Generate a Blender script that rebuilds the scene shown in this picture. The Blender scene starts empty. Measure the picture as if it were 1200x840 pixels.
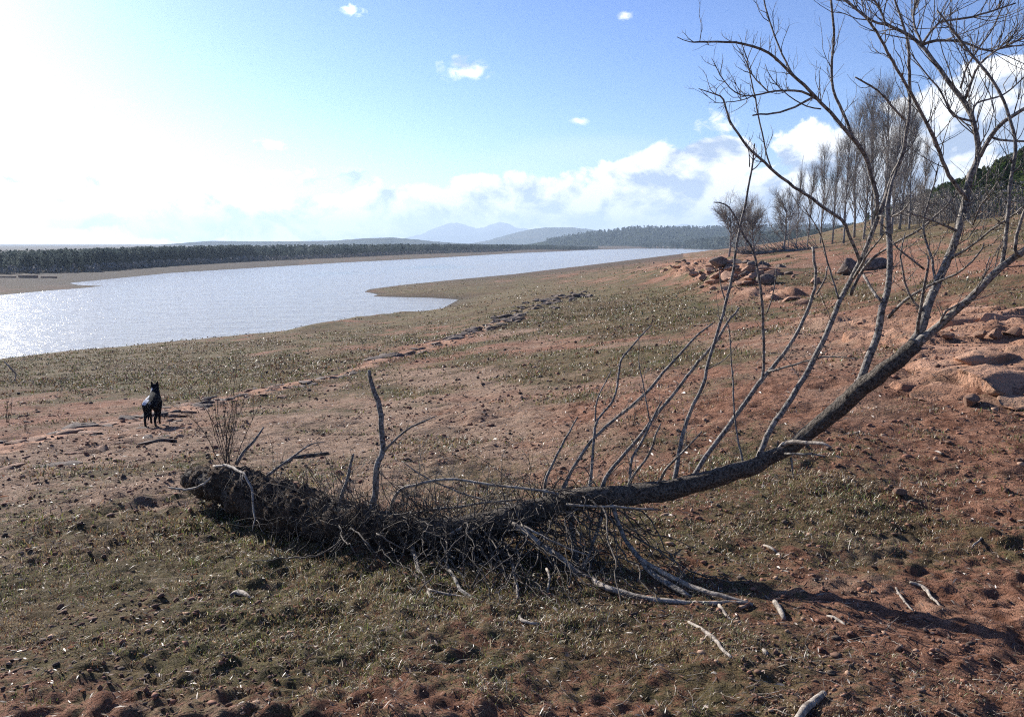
import bpy, math, random
import numpy as np
from mathutils import Vector
R = np.random.default_rng(7)
random.seed(7)
sc = bpy.context.scene
col = sc.collection
F = 1000.0; PITCH = math.atan(135/1000.0); EYE = 1.65; ZW = -6.35
CP, SP = math.cos(PITCH), math.sin(PITCH)
SUN_AZ, SUN_EL = math.radians(-42), math.radians(24)

def at(px, py, y):
    """point seen at (px,py) of the photograph, y metres ahead"""
    u = (px-600)/F; v = (420-py)/F
    dy = CP+v*SP; dz = -SP+v*CP
    t = y/dy
    return np.array([u*t, y, EYE+dz*t])

def proj(x, y, z):
    fy = y*CP-(z-EYE)*SP; up = y*SP+(z-EYE)*CP
    fy = np.where(fy < .05, .05, fy)
    return 600+F*x/fy, 420-F*up/fy

# ---------------------------------------------------------------- noise
def _h(ix, iy, s):
    n = (ix.astype(np.int64)*374761393+iy.astype(np.int64)*668265263+s*1442695041) & 0xffffffff
    n = ((n ^ (n >> 13))*1274126177) & 0xffffffff
    return ((n ^ (n >> 16)) & 0xffff)/65535.0*2*math.pi
def perlin(x, y, s=0):
    ix = np.floor(x); iy = np.floor(y); fx = x-ix; fy = y-iy
    ux = fx*fx*fx*(fx*(fx*6-15)+10); uy = fy*fy*fy*(fy*(fy*6-15)+10)
    def g(dx, dy):
        a = _h(ix+dx, iy+dy, s); return np.cos(a)*(fx-dx)+np.sin(a)*(fy-dy)
    a = g(0,0)+(g(1,0)-g(0,0))*ux; b = g(0,1)+(g(1,1)-g(0,1))*ux
    return (a+(b-a)*uy)*1.5
def fbm(x, y, oc=4, s=0):
    o = 0; a = 1.0
    for k in range(oc):
        o = o+a*perlin(x*2**k+k*17.3, y*2**k-k*9.1, s+k); a *= .5
    return o/1.6
def sstep(a, b, x):
    t = np.clip((x-a)/(b-a), 0, 1); return t*t*(3-2*t)

# ---------------------------------------------------------------- terrain
def sh(px, py):
    v = (420-py)/F; dz = -SP+v*CP
    y = (ZW-EYE)/dz*(CP+v*SP); return at(px, py, y)[:2]
near = [(-700,540),(-200,452),(-60,431),(0,422),(50,416),(100,411),(180,403),(250,396),(330,389),(400,381),(440,374),(480,370),(512,365),(528,356),(537,351),(505,349),(470,348.3),
        (436,347.5),(442,345),(426,342),(432,339),(470,334),(530,328),(600,321.5),(650,315.5),(700,310),(750,304.5),(800,298),(835,293)]
far = [(836,292),(815,291.2),(740,291.6),(690,293),(650,295),(600,297),(560,299.5),(500,303),(400,308),(300,314),(200,320),(150,325),(100,330),(82,331.8),(92,334),(122,335.2),(100,337.5),(60,340.5),(0,346),(-150,356),(-700,385)]
LAKE = np.array([sh(*p) for p in near]+[sh(*p) for p in far]+[(-700,130),(-700,0)])
def lake_sd(x, y):
    d = np.full(x.shape, 1e9); ins = np.zeros(x.shape, bool)
    n = len(LAKE)
    for i in range(n):
        a = LAKE[i]; b = LAKE[(i+1) % n]; e = b-a
        t = np.clip(((x-a[0])*e[0]+(y-a[1])*e[1])/(e@e), 0, 1)
        d = np.minimum(d, np.hypot(x-a[0]-t*e[0], y-a[1]-t*e[1]))
        c = ((a[1] > y) != (b[1] > y))
        with np.errstate(divide='ignore', invalid='ignore'):
            xi = a[0]+(y-a[1])*e[0]/(e[1] if e[1] != 0 else 1e-9)
        ins ^= c & (x < xi)
    return np.where(ins, -d, d)
ctrl = [(0,0,0),(2,0,.05),(-2,0,-.05),(0,-6,.3),(8,-6,.6),(-8,-6,-.4),(0,-40,1),(40,-30,4),(-40,-20,-3),(0,3,-.02),(2,3,0),(-2,3,-.08),(20,0,1.4),(-20,0,-1.5),(60,20,6),(-45,20,-4.6),
        (400,-200,30),(-400,-200,4),(0,-500,10),(200,100,32),(600,300,60),(400,900,20),(1500,1500,25)]
for c in [(230,585,6.3),(60,560,8.0),(180,500,13),(0,500,14.3),(0,450,26),(200,430,34),(350,420,33),(440,430,22),(600,500,9.8),(600,420,20),(600,385,33),(520,385,50),
          (600,350,66),(600,332,120),(640,335,85),(700,330,80),(700,318,130),(760,310,110),(800,304,130),(800,400,18),(800,345,44),(1055,575,5.6),(900,470,8.2),(900,350,30),(850,322,40),
          (1130,430,8.9),(1180,380,13),(1000,312,40),(1100,330,22),(1190,330,18),(860,297,78),(1000,283,85),(930,289,95),(1100,265,70),(1200,262,45),(1250,250,50),(1060,262,100),(1120,252,112),(1200,243,112),
          (1120,232,140),(1200,205,150),(1260,190,160),(1060,245,160),(1300,230,100),(900,286,200),(1000,270,250),(860,289.5,300),(850,290,700),
          (0,322,205),(-300,325,205),(100,318,230),(200,313,290),(300,307,370),(400,302,450),(500,297,560),(600,293,760),(700,289.5,1100),(800,288,1500),
          (0,312,270),(200,305,360),(400,297,560),(600,289,950),(0,300,600),(400,292,1100),(600,287,2000),(-300,310,300),(-200,335,150),(0,332,165),
          (1000,800,3.0),(600,800,3.05),(300,800,3.05),(1150,700,3.9),(300,680,4.45),(100,700,4.4)]:
    ctrl.append(tuple(at(*c)))
ctrl = np.array(ctrl, float)
def comp(x, y):
    r = np.hypot(x, y)+1e-6; s = np.log1p(r/4)/r*4
    return x*s, y*s
_cx, _cy = comp(ctrl[:,0], ctrl[:,1])
def _k(d2): return np.sqrt(d2+.35)
_A = _k((_cx[:,None]-_cx[None])**2+(_cy[:,None]-_cy[None])**2)
_n = len(ctrl); _P = np.c_[np.ones(_n), _cx, _cy]
_M = np.block([[_A-np.eye(_n)*.02, _P], [_P.T, np.zeros((3,3))]])
# heights are fitted as drop over distance, which keeps far slopes gentle
_rr = np.hypot(ctrl[:,0], ctrl[:,1])+6
_w = np.linalg.solve(_M, np.r_[ctrl[:,2]/_rr, 0, 0, 0])
def base(x, y):
    cx, cy = comp(x, y); o = _w[_n]+_w[_n+1]*cx+_w[_n+2]*cy
    for i in range(_n): o = o+_w[i]*_k((cx-_cx[i])**2+(cy-_cy[i])**2)
    return o*(np.hypot(x, y)+6)
def ground_base(x, y, sd=None):
    x = np.asarray(x, float); y = np.asarray(y, float)
    if sd is None: sd = lake_sd(x, y)
    r = np.hypot(x, y); b = np.maximum(base(x, y), ZW+.5)
    L = 7+.03*r
    b = np.where((r > 700) & (x < .35*y), np.minimum(b, np.interp(r, [700,1000], [3,-3.5])), b)
    return np.where(sd > 0, ZW+(b-ZW)*(1-np.exp(-np.maximum(sd,0)/L)), ZW-2.5*(1-np.exp(np.minimum(sd,0)/15))-.02)
def gp(px, py, f=ground_base):
    """ground point seen at (px,py)"""
    ys = np.exp(np.linspace(math.log(1.5), math.log(2500), 2500))
    u = (px-600)/F; v = (420-py)/F; dy = CP+v*SP; dz = -SP+v*CP
    x = u*ys/dy; z = EYE+dz*ys/dy; g = f(x, ys)
    k = np.argmax(z < g)
    if z[k] >= g[k]: k = len(ys)-1
    return np.array([x[k], ys[k], g[k]])

def polydist(x, y, pts):
    d = np.full(np.shape(x), 1e9); tt = np.zeros(np.shape(x))
    for i in range(len(pts)-1):
        a, b = pts[i][:2], pts[i+1][:2]; e = b-a
        t = np.clip(((x-a[0])*e[0]+(y-a[1])*e[1])/(e@e), 0, 1)
        q = np.hypot(x-a[0]-t*e[0], y-a[1]-t*e[1])
        tt = np.where(q < d, i+t, tt); d = np.minimum(d, q)
    return d, tt
RIDGE = [gp(*p) for p in [(-120,560),(0,532),(60,515),(120,503),(180,492),(230,478),(290,465),(350,452),(400,440),(440,428)]]
RIDGE2 = [gp(*p) for p in [(440,426),(500,408),(560,388),(610,368),(665,348)]]
BANK = [gp(*p) for p in [(370,387),(410,380),(450,374),(466,371)]]
def g2(px, py, cx, cy, rx, ry): return np.exp(-((px-cx)/rx)**2-((py-cy)/ry)**2)
def masks(x, y, zb, sd):
    px, py = proj(x, y, zb)
    r = np.hypot(x, y); infr = (y > .5)
    pale = .25+.75*g2(px,py,120,560,330,50)+.55*g2(px,py,470,500,260,55)+.4*g2(px,py,100,660,160,50)+.35*g2(px,py,720,412,160,16)+.5*g2(px,py,560,440,200,18)+.3*g2(px,py,980,420,120,60)+.5*g2(px,py,600,385,70,10)
    pale = np.where(r > 130, .35, pale)
    grass = .46+.42*g2(px,py,150,432,300,32)+.4*g2(px,py,560,352,170,22)+.35*g2(px,py,740,370,170,22)+.3*g2(px,py,800,412,90,14)+.22*g2(px,py,500,690,260,60)+.22*g2(px,py,900,620,200,70)+.15*g2(px,py,250,760,260,70)+.15*g2(px,py,650,345,130,12)
    grass += .25*g2(px,py,620,425,160,12)-.13*g2(px,py,120,560,300,38)-.10*g2(px,py,480,500,200,45)-.25*g2(px,py,720,405,150,9)-.2*g2(px,py,1050,480,160,50)-.15*g2(px,py,1080,690,150,40)-.2*g2(px,py,1000,300,150,18)
    grass += .22*g2(px,py,1100,270,200,16)+.14*sstep(14,35,r)
    rock = 1.15*g2(px,py,1160,428,110,40)+1.1*g2(px,py,838,318,62,12)+.5*g2(px,py,1000,385,100,28)+.75*g2(px,py,900,345,50,10)+.5*g2(px,py,1180,375,90,14)+.35*g2(px,py,1020,318,60,10)
    d1, _ = polydist(x, y, RIDGE); d2, _ = polydist(x, y, RIDGE2); d3, _ = polydist(x, y, BANK)
    rock = np.where(infr, rock, 0)
    rock = np.maximum(rock, .8*np.exp(-(d1/.45)**2)); rock = np.maximum(rock, .7*np.exp(-(d2/.9)**2)); 
    rock += .35*fbm(x/1.5+5, y/1.5, 3, 31)*(rock > .1)
    n = fbm(x/1.6, y/1.6, 3, 51); n2 = fbm(x/9, y/9, 3, 71)
    pale = pale+.3*n2+.25*n; grass = grass+.35*n+.25*n2
    farland = sstep(120, 200, r)*(x < y*.2)
    sdc = np.clip(sd, 0, 300); bn = fbm(sdc/2.6+2*fbm(x/14, y/14, 2, 77), (x-y)/26, 3, 79); mid = sstep(12, 26, r)
    pat = fbm(x/5.5, y/5.5, 4, 81)
    grass = grass+mid*(.42*bn+.38*pat); pale = pale+mid*(-.25*bn+.35*fbm(x/7+9, y/4, 3, 83))
    pale = pale*(1-farland)+.15*farland
    shore = np.exp(-np.maximum(sd, 0)/(1.0+.006*r)); shore = np.maximum(shore, .8*g2(px,py,-40,336,260,13)*(r > 110)); shore = np.maximum(shore, farland*np.where(px < 350, 1.1, .8)*(1-.3*np.abs(perlin(x/9, y/5, 7))))
    return np.clip(pale,0,1), np.clip(grass,0,1), np.clip(rock,0,1), shore, (d1,d2,d3)
def height(x, y, full=False):
    x = np.asarray(x, float); y = np.asarray(y, float)
    sd = lake_sd(x, y); zb = ground_base(x, y, sd); r = np.hypot(x, y)
    pale, grass, rock, shore, (d1,d2,d3) = masks(x, y, zb, sd)
    z = zb.copy(); land = sstep(0, 6, sd); sp = .0062*np.maximum(r, 2.2)
    def lod(l): return np.clip(l/(2.6*sp)-.6, 0, 1)
    soft = 1-.75*sstep(.45,.8,rock)
    z += land*.10*fbm(x/5, y/5, 2, 3)*np.clip(r/8,.3,1)
    z += land*soft*.035*perlin(x/1.4, y/1.4, 5)*lod(1.4)
    c = .032*(np.abs(perlin(x/.62, y/.45, 9))-.25)*lod(.6)
    c += .034*perlin(x/.33, y/.27, 11)*lod(.3)+.044*(np.abs(perlin(x/.16, y/.13, 13))-.2)*lod(.15)+.030*perlin(x/.08, y/.07, 15)*lod(.08)+.017*perlin(x/.04,y/.04,17)*lod(.04)
    c += -.035*sstep(.42,.75,perlin(x/.5+9, y/.32, 19))*lod(.5)
    rough = .75+.6*perlin(x/2.5, y/2.5, 23)
    z += land*soft*np.clip(rough,.25,1.5)*c*np.clip(1.0+r/30,1,1.8)
    z += land*np.clip(r/40,0,1)*.07*perlin(x/2.2, y/3.0, 25)*lod(2)
    # layered sandstone: low ledges that step down
    rk = sstep(.3, .75, rock*(1-np.exp(-(d1/1.6)**2))*(1-np.exp(-(d2/2.0)**2)))
    q = fbm(x/2.6+.3*y/2.6, y/1.3, 3, 41)*2.4+fbm(x/.7, y/.5, 3, 43)*.35
    st = (np.floor(q*1.6)+sstep(.0,.22,q*1.6-np.floor(q*1.6)))/1.6
    sc_ = np.clip(r/14, .55, 2.0)
    z += land*rk*sc_*(.13*st+.015*fbm(x/.3, y/.2, 3, 44)*lod(.2)+.05)
    z += land*.10*np.exp(-(d1/.5)**2)*(.5+.7*fbm(x/2.2,y/.7,3,61))
    z += land*.10*np.exp(-(d2/.9)**2)*(.5+perlin(x/1.2,y/1.2,63))
    z += land*.5*np.exp(-(d3/2.2)**2)
    # worn bank on the far mud flat
    if full: return z, pale, grass, rock, shore, sd
    return z
def hz(x, y): return float(height(np.array([x]), np.array([y]))[0])
def gpd(px, py): return gp(px, py, height)

# ---------------------------------------------------------------- mesh helpers
def mesh(name, V, faces, mat=None, parent=None, smooth=True, attr=None, mats=None, mi=None):
    """V (n,3); faces: list of int arrays (m,3) and/or (m,4)"""
    V = np.asarray(V, np.float32); faces = [np.asarray(f, np.int32) for f in (faces if isinstance(faces, list) else [faces])]
    me = bpy.data.meshes.new(name)
    me.vertices.add(len(V)); me.vertices.foreach_set('co', V.ravel())
    nl = sum(f.size for f in faces); npol = sum(len(f) for f in faces)
    me.loops.add(nl); me.polygons.add(npol)
    me.loops.foreach_set('vertex_index', np.concatenate([f.ravel() for f in faces]))
    tot = np.concatenate([np.full(len(f), f.shape[1], np.int32) for f in faces])
    st = np.concatenate([[0], np.cumsum(tot)[:-1]]).astype(np.int32)
    me.polygons.foreach_set('loop_start', st); me.polygons.foreach_set('loop_total', tot)
    if smooth: me.polygons.foreach_set('use_smooth', np.ones(npol, bool))
    if attr is not None:
        for k, a in attr.items():
            A = me.color_attributes.new(k, 'FLOAT_COLOR', 'POINT')
            A.data.foreach_set('color', np.asarray(a, np.float32).ravel())
    me.update(calc_edges=True); me.validate()
    if mat: me.materials.append(mat)
    o = bpy.data.objects.new(name, me); col.objects.link(o)
    if parent is not None:
        o.parent = parent
    return o
def empty(name, loc):
    o = bpy.data.objects.new(name, None); o.empty_display_size = .2
    o.location = tuple(float(a) for a in loc); col.objects.link(o); return o
def tag(o, label=None, cat=None, group=None, kind=None):
    if label: o['label'] = label
    if cat: o['category'] = cat
    if group: o['group'] = group
    if kind: o['kind'] = kind
    return o
class Tubes:
    def __init__(s, org=(0,0,0)): s.V = []; s.Q = []; s.T = []; s.n = 0; s.o = np.asarray(org, float)
    def add(s, P, r, k=6, bump=0, ell=0):
        P = np.asarray(P, float); n = len(P); r = np.broadcast_to(np.asarray(r, float), (n,))
        T = np.gradient(P, axis=0); T /= np.linalg.norm(T, axis=1)[:,None]+1e-9
        a = np.array([0,0,1.]) if abs(T[0,2]) < .8 else np.array([1.,0,0])
        N = np.cross(T[0], a); N /= np.linalg.norm(N); Ns = [N]
        for i in range(1, n):
            N = N-T[i]*(N@T[i]); N /= np.linalg.norm(N)+1e-9; Ns.append(N)
        Ns = np.array(Ns); B = np.cross(T, Ns)
        th = np.linspace(0, 2*np.pi, k, endpoint=False)
        rr = np.repeat(r[:,None], k, 1)
        if bump:
            q = np.cumsum(np.r_[0, np.linalg.norm(np.diff(P, axis=0), axis=1)])
            A, Q = np.meshgrid(th, q); sd = int(R.integers(1000))
            rr = rr*(1+bump*(perlin(np.cos(A)*1.6+Q*5, np.sin(A)*1.6+Q*3, sd)+.6*perlin(np.cos(A)*4+Q*22, np.sin(A)*4, sd+1)))
        V = P[:,None]+rr[...,None]*(np.cos(th)[None,:,None]*Ns[:,None]+np.sin(th)[None,:,None]*B[:,None])
        V = np.concatenate([V.reshape(-1,3), [P[0], P[-1]+T[-1]*r[-1]*.4]])-s.o
        i = np.arange(n-1)[:,None]*k; j = np.arange(k)[None]; jn = (j+1) % k
        Q = np.stack([i+j, i+jn, i+k+jn, i+k+j], -1).reshape(-1,4)+s.n
        j = np.arange(k); jn = (j+1) % k
        T1 = np.stack([np.full(k, n*k), jn, j], 1)+s.n
        T2 = np.stack([np.full(k, n*k+1), (n-1)*k+j, (n-1)*k+jn], 1)+s.n
        s.V.append(V); s.Q.append(Q); s.T += [T1, T2]; s.n += len(V)
    def build(s, name, mat, parent=None):
        return mesh(name, np.concatenate(s.V), [np.concatenate(s.Q), np.concatenate(s.T)], mat, parent)
def smooth_curve(P, step=.04, jit=0.0):
    P = np.asarray(P, float)
    if len(P) < 2: return P
    E = np.vstack([2*P[0]-P[1], P, 2*P[-1]-P[-2]]); out = []
    for i in range(1, len(E)-2):
        L = np.linalg.norm(E[i+1][:3]-E[i][:3]); m = max(2, int(L/step))
        t = np.linspace(0, 1, m, endpoint=False)[:,None]
        a, b, c, d = E[i-1], E[i], E[i+1], E[i+2]
        out.append(.5*((2*b)+(-a+c)*t+(2*a-5*b+4*c-d)*t*t+(-a+3*b-3*c+d)*t**3))
    out.append(E[-2][None]); o = np.concatenate(out)
    if jit:
        m = len(o); J = R.normal(size=(m,3))*jit; J[0] = 0
        J = (J+np.roll(J,1,0)+np.roll(J,-1,0))/2; o[:,:3] += J
    return o
def unit(v): return v/(np.linalg.norm(v)+1e-9)
def twig_path(p, d, L, n=5, up=.15, wob=.25):
    P = [p]; d = unit(d)
    for i in range(n):
        d = unit(d+R.normal(size=3)*wob+np.array([0,0,up])); P.append(P[-1]+d*L/n)
    return np.array(P)
def twigs(tb, P, r, n, L, r0, up=.15, lv=1, t0=.15, spread=.8, k=4):
    T = np.gradient(P, axis=0)
    for _ in range(n):
        i = int(R.uniform(t0, 1)*(len(P)-1)); t = unit(T[i])
        q = R.normal(size=3); q = unit(q-t*(q@t))
        d = t*.8+q*spread+np.array([0,0,up*2]); l = L*R.uniform(.4, 1.2)
        rr = min(r0, r[i]*.7)
        W = twig_path(P[i], d, l, 5, up)
        tb.add(W, np.linspace(rr, rr*.35, len(W)), k)
        if lv > 0: twigs(tb, W, np.linspace(rr, rr*.35, len(W)), int(R.integers(1, 5)), l*.5, rr*.6, up, lv-1, .2, spread, 3)

# ---------------------------------------------------------------- materials
class NT:
    def __init__(s, tree): s.t = tree; s.n = tree.nodes; s.l = tree.links
    def new(s, ty, **kw):
        nd = s.n.new(ty)
        for k, v in kw.items():
            if k.startswith('i_'): nd.inputs[k[2:].replace('_',' ')].default_value = v
            else: setattr(nd, k, v)
        return nd
    def lk(s, a, b): s.l.new(a, b)
    def math(s, op, a, b=None, clamp=False):
        nd = s.n.new('ShaderNodeMath'); nd.operation = op; nd.use_clamp = clamp
        for i, v in enumerate([a, b]):
            if v is None: continue
            if isinstance(v, (int, float)): nd.inputs[i].default_value = v
            else: s.l.new(v, nd.inputs[i])
        return nd.outputs[0]
    def mix(s, f, a, b, mode='MIX'):
        nd = s.n.new('ShaderNodeMix'); nd.data_type = 'RGBA'; nd.blend_type = mode
        for i, v in ((0, f), (6, a), (7, b)):
            if isinstance(v, (int, float)): nd.inputs[i].default_value = v
            elif isinstance(v, tuple): nd.inputs[i].default_value = v if len(v) == 4 else v+(1,)
            else: s.l.new(v, nd.inputs[i])
        return nd.outputs[2]
    def ramp(s, f, a, b, lo=0., hi=1.):
        nd = s.n.new('ShaderNodeMapRange'); nd.interpolation_type = 'SMOOTHSTEP'
        s.l.new(f, nd.inputs[0])
        for i, v in ((1,a),(2,b),(3,lo),(4,hi)): nd.inputs[i].default_value = v
        return nd.outputs[0]
    def noise(s, vec, scale, detail=4, rough=.55, dist=0):
        nd = s.n.new('ShaderNodeTexNoise'); nd.inputs['Scale'].default_value = scale; nd.inputs['Detail'].default_value = detail
        nd.inputs['Roughness'].default_value = rough; nd.inputs['Distortion'].default_value = dist
        if vec is not None: s.l.new(vec, nd.inputs['Vector'])
        return nd.outputs['Fac']
def material(name):
    m = bpy.data.materials.new(name); m.use_nodes = True
    t = NT(m.node_tree); b = t.n['Principled BSDF']; b.inputs['Specular IOR Level'].default_value = .25
    return m, t, b
def simple(name, c1, c2, scale=20, rough=.85, bump=.3, bs=None, stretch=None, bd=.01, spec=.25):
    m, t, b = material(name)
    tc = t.new('ShaderNodeTexCoord'); v = tc.outputs['Object']
    if stretch:
        mp = t.new('ShaderNodeMapping'); mp.inputs['Scale'].default_value = stretch; t.lk(v, mp.inputs[0]); v = mp.outputs[0]
    n = t.noise(v, scale, 6, .65)
    t.lk(t.mix(t.ramp(n, .35, .65), c1, c2), b.inputs['Base Color'])
    b.inputs['Roughness'].default_value = rough; b.inputs['Specular IOR Level'].default_value = spec
    if bump:
        n2 = t.noise(v, bs or scale*2, 6, .7)
        bp = t.new('ShaderNodeBump', i_Strength=bump, i_Distance=bd); t.lk(n2, bp.inputs['Height']); t.lk(bp.outputs[0], b.inputs['Normal'])
    return m
M = {}
M['bark'] = simple('bark', (.04,.032,.026), (.24,.20,.16), 75, .9, 1, 42, (1,1,1), .05)
M['twig'] = simple('twig_bark', (.045,.036,.029), (.17,.14,.11), 30, .8, .3)
M['limb'] = simple('limb_bark', (.06,.052,.045), (.36,.32,.275), 60, .75, .9, 60, None, .012)
M['dead'] = simple('bleached_wood', (.16,.13,.105), (.46,.40,.33), 30, .8, .6, 90, None, .01)
M['root'] = simple('soil_caked_root', (.03,.022,.017), (.14,.10,.072), 22, .95, 1, 50, None, .03)
M['grove'] = simple('grey_bark', (.14,.125,.115), (.34,.31,.285), 3, .9, 0)
M['rock'] = simple('sandstone', (.24,.135,.09), (.50,.30,.20), 5, .9, .9, 20, (1,1,2.5), .03)
M['darkrock'] = simple('weathered_stone', (.08,.062,.052), (.24,.18,.145), 6, .9, .7, 30, None, .02)
M['pine'] = simple('pine_needles', (.012,.022,.008), (.05,.066,.02), .9, .9, 0)
def foliage(name, c1, c2, scale, tr_):
    m = bpy.data.materials.new(name); m.use_nodes = True; t = NT(m.node_tree); t.n.clear(); ge = t.new('ShaderNodeNewGeometry'); c = t.mix(t.ramp(t.noise(ge.outputs['Position'], scale, 4, .6), .4, .6), c1, c2)
    d = t.new('ShaderNodeBsdfDiffuse'); r_ = t.new('ShaderNodeBsdfTranslucent'); mx = t.new('ShaderNodeMixShader'); mx.inputs[0].default_value = tr_; t.lk(c, d.inputs[0]); t.lk(c, r_.inputs[0]); t.lk(d.outputs[0], mx.inputs[1]); t.lk(r_.outputs[0], mx.inputs[2])
    o = t.new('ShaderNodeOutputMaterial'); t.lk(mx.outputs[0], o.inputs[0]); return m
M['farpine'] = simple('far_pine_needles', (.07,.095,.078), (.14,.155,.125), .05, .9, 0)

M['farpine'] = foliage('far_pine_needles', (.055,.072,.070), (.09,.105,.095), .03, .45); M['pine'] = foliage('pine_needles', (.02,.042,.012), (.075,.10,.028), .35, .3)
def make_ground_mat():
    m, t, b = material('lakeshore_soil')
    at_ = t.new('ShaderNodeVertexColor', layer_name='cover'); sp = t.new('ShaderNodeSeparateColor'); t.lk(at_.outputs['Color'], sp.inputs[0])
    pale, grass, rock = sp.outputs[0], sp.outputs[1], sp.outputs[2]; shore = at_.outputs['Alpha']
    ge = t.new('ShaderNodeNewGeometry'); P = ge.outputs['Position']
    nA = t.noise(P, 1.3, 6, .6); nB = t.noise(P, 9, 6, .65); nC = t.noise(P, 45, 4, .7); nD = t.noise(P, .22, 5, .6)
    red = t.mix(t.ramp(nB, .35, .65), (.19,.085,.05), (.42,.22,.14))
    sand = t.mix(t.ramp(nB, .3, .7), (.31,.20,.135), (.45,.31,.22))
    pf = t.ramp(t.math('ADD', t.math('MULTIPLY', nA, .7), t.math('MULTIPLY', pale, .8)), .55, .95)
    soil = t.mix(pf, red, sand)
    rk = t.mix(t.ramp(nA, .35, .65), (.32,.165,.10), (.50,.29,.19))
    rk = t.mix(t.ramp(nB, .55, .75), rk, (.20,.15,.125))
    soil = t.mix(t.ramp(rock, .35, .7), soil, rk)
    gcol = t.mix(t.ramp(nA, .35, .65), (.10,.092,.034), (.21,.145,.072))
    gcol = t.mix(t.ramp(nC, .45, .7), gcol, (.19,.15,.098))
    gcol = t.mix(t.ramp(nD, .42, .62, 0, .6), gcol, (.13,.075,.04))
    # grass grows in clumps; a high cover value closes them up
    s = t.math('ADD', t.math('MULTIPLY', nB, .9), t.math('MULTIPLY', nC, .5))
    s = t.math('ADD', s, grass); s = t.math('SUBTRACT', s, t.math('MULTIPLY', rock, .45))
    gf = t.ramp(s, 1.14, 1.32)
    mp = t.new('ShaderNodeMapping'); mp.inputs['Scale'].default_value = (.8,1.6,1); t.lk(P, mp.inputs[0]); nS = t.noise(mp.outputs[0], 1.0, 7, .72)
    c = t.mix(gf, soil, gcol)
    c = t.mix(t.ramp(nS, .54, .66, 0, .45), c, (.075,.055,.034)); c = t.mix(t.ramp(nS, .44, .36, 0, .35), c, (.36,.27,.19))
    c = t.mix(t.math('MULTIPLY', shore, .92, True), c, (.065,.053,.044))
    c = t.mix(t.ramp(nC, .62, .75, 0, .5), c, (.055,.04,.03))
    t.lk(c, b.inputs['Base Color']); b.inputs['Roughness'].default_value = 1; b.inputs['Specular IOR Level'].default_value = .15
    n1 = t.noise(P, 26, 8, .7); n2 = t.noise(P, 3.5, 6, .68)
    b1 = t.new('ShaderNodeBump', i_Strength=1, i_Distance=.06); t.lk(t.math('MULTIPLY', n1, t.ramp(rock, .35, .75, 1, .3)), b1.inputs['Height'])
    b2 = t.new('ShaderNodeBump', i_Strength=.8, i_Distance=.26); t.lk(n2, b2.inputs['Height']); t.lk(b1.outputs[0], b2.inputs['Normal'])
    t.lk(b2.outputs[0], b.inputs['Normal'])
    return m
M['ground'] = make_ground_mat()
def make_blade_mat():
    m = bpy.data.materials.new('blade'); m.use_nodes = True; t = NT(m.node_tree); t.n.clear()
    vc = t.new('ShaderNodeVertexColor', layer_name='tint')
    d = t.new('ShaderNodeBsdfDiffuse'); tr = t.new('ShaderNodeBsdfTranslucent'); mx = t.new('ShaderNodeMixShader'); mx.inputs[0].default_value = .35
    g = t.new('ShaderNodeBsdfGlossy'); g.inputs['Roughness'].default_value = .45; m2 = t.new('ShaderNodeMixShader'); m2.inputs[0].default_value = .06
    t.lk(vc.outputs[0], d.inputs[0]); t.lk(vc.outputs[0], tr.inputs[0]); t.lk(d.outputs[0], mx.inputs[1]); t.lk(tr.outputs[0], mx.inputs[2])
    t.lk(mx.outputs[0], m2.inputs[1]); t.lk(g.outputs[0], m2.inputs[2])
    o = t.new('ShaderNodeOutputMaterial'); t.lk(m2.outputs[0], o.inputs[0]); return m
M['blade'] = make_blade_mat()
def make_water_mat():
    m, t, b = material('lake_water')
    ge = t.new('ShaderNodeNewGeometry'); P = ge.outputs['Position']
    vc = t.new('ShaderNodeVertexColor', layer_name='murk'); sp = t.new('ShaderNodeSeparateColor'); t.lk(vc.outputs[0], sp.inputs[0])
    nz = t.noise(P, .02, 4, .6); f = t.math('ADD', sp.outputs[0], t.math('MULTIPLY', t.math('SUBTRACT', nz, .5), .6))
    c = t.mix(t.ramp(f, .12, .6), (.03,.21,.20), (.42,.38,.30))
    t.lk(c, b.inputs['Base Color']); b.inputs['Roughness'].default_value = .17; b.inputs['IOR'].default_value = 1.33; b.inputs['Specular IOR Level'].default_value = .5
    mp = t.new('ShaderNodeMapping'); mp.inputs['Rotation'].default_value = (0,0,.25); mp.inputs['Scale'].default_value = (.45,1,1); t.lk(P, mp.inputs[0])
    n1 = t.noise(mp.outputs[0], 1.1, 5, .62); n2 = t.noise(mp.outputs[0], .28, 3, .5)
    b1 = t.new('ShaderNodeBump', i_Strength=1, i_Distance=.28); t.lk(n1, b1.inputs['Height'])
    b2 = t.new('ShaderNodeBump', i_Strength=1, i_Distance=.3); t.lk(n2, b2.inputs['Height']); t.lk(b1.outputs[0], b2.inputs['Normal'])
    t.lk(b2.outputs[0], b.inputs['Normal'])
    return m
M['water'] = make_water_mat()

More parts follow.
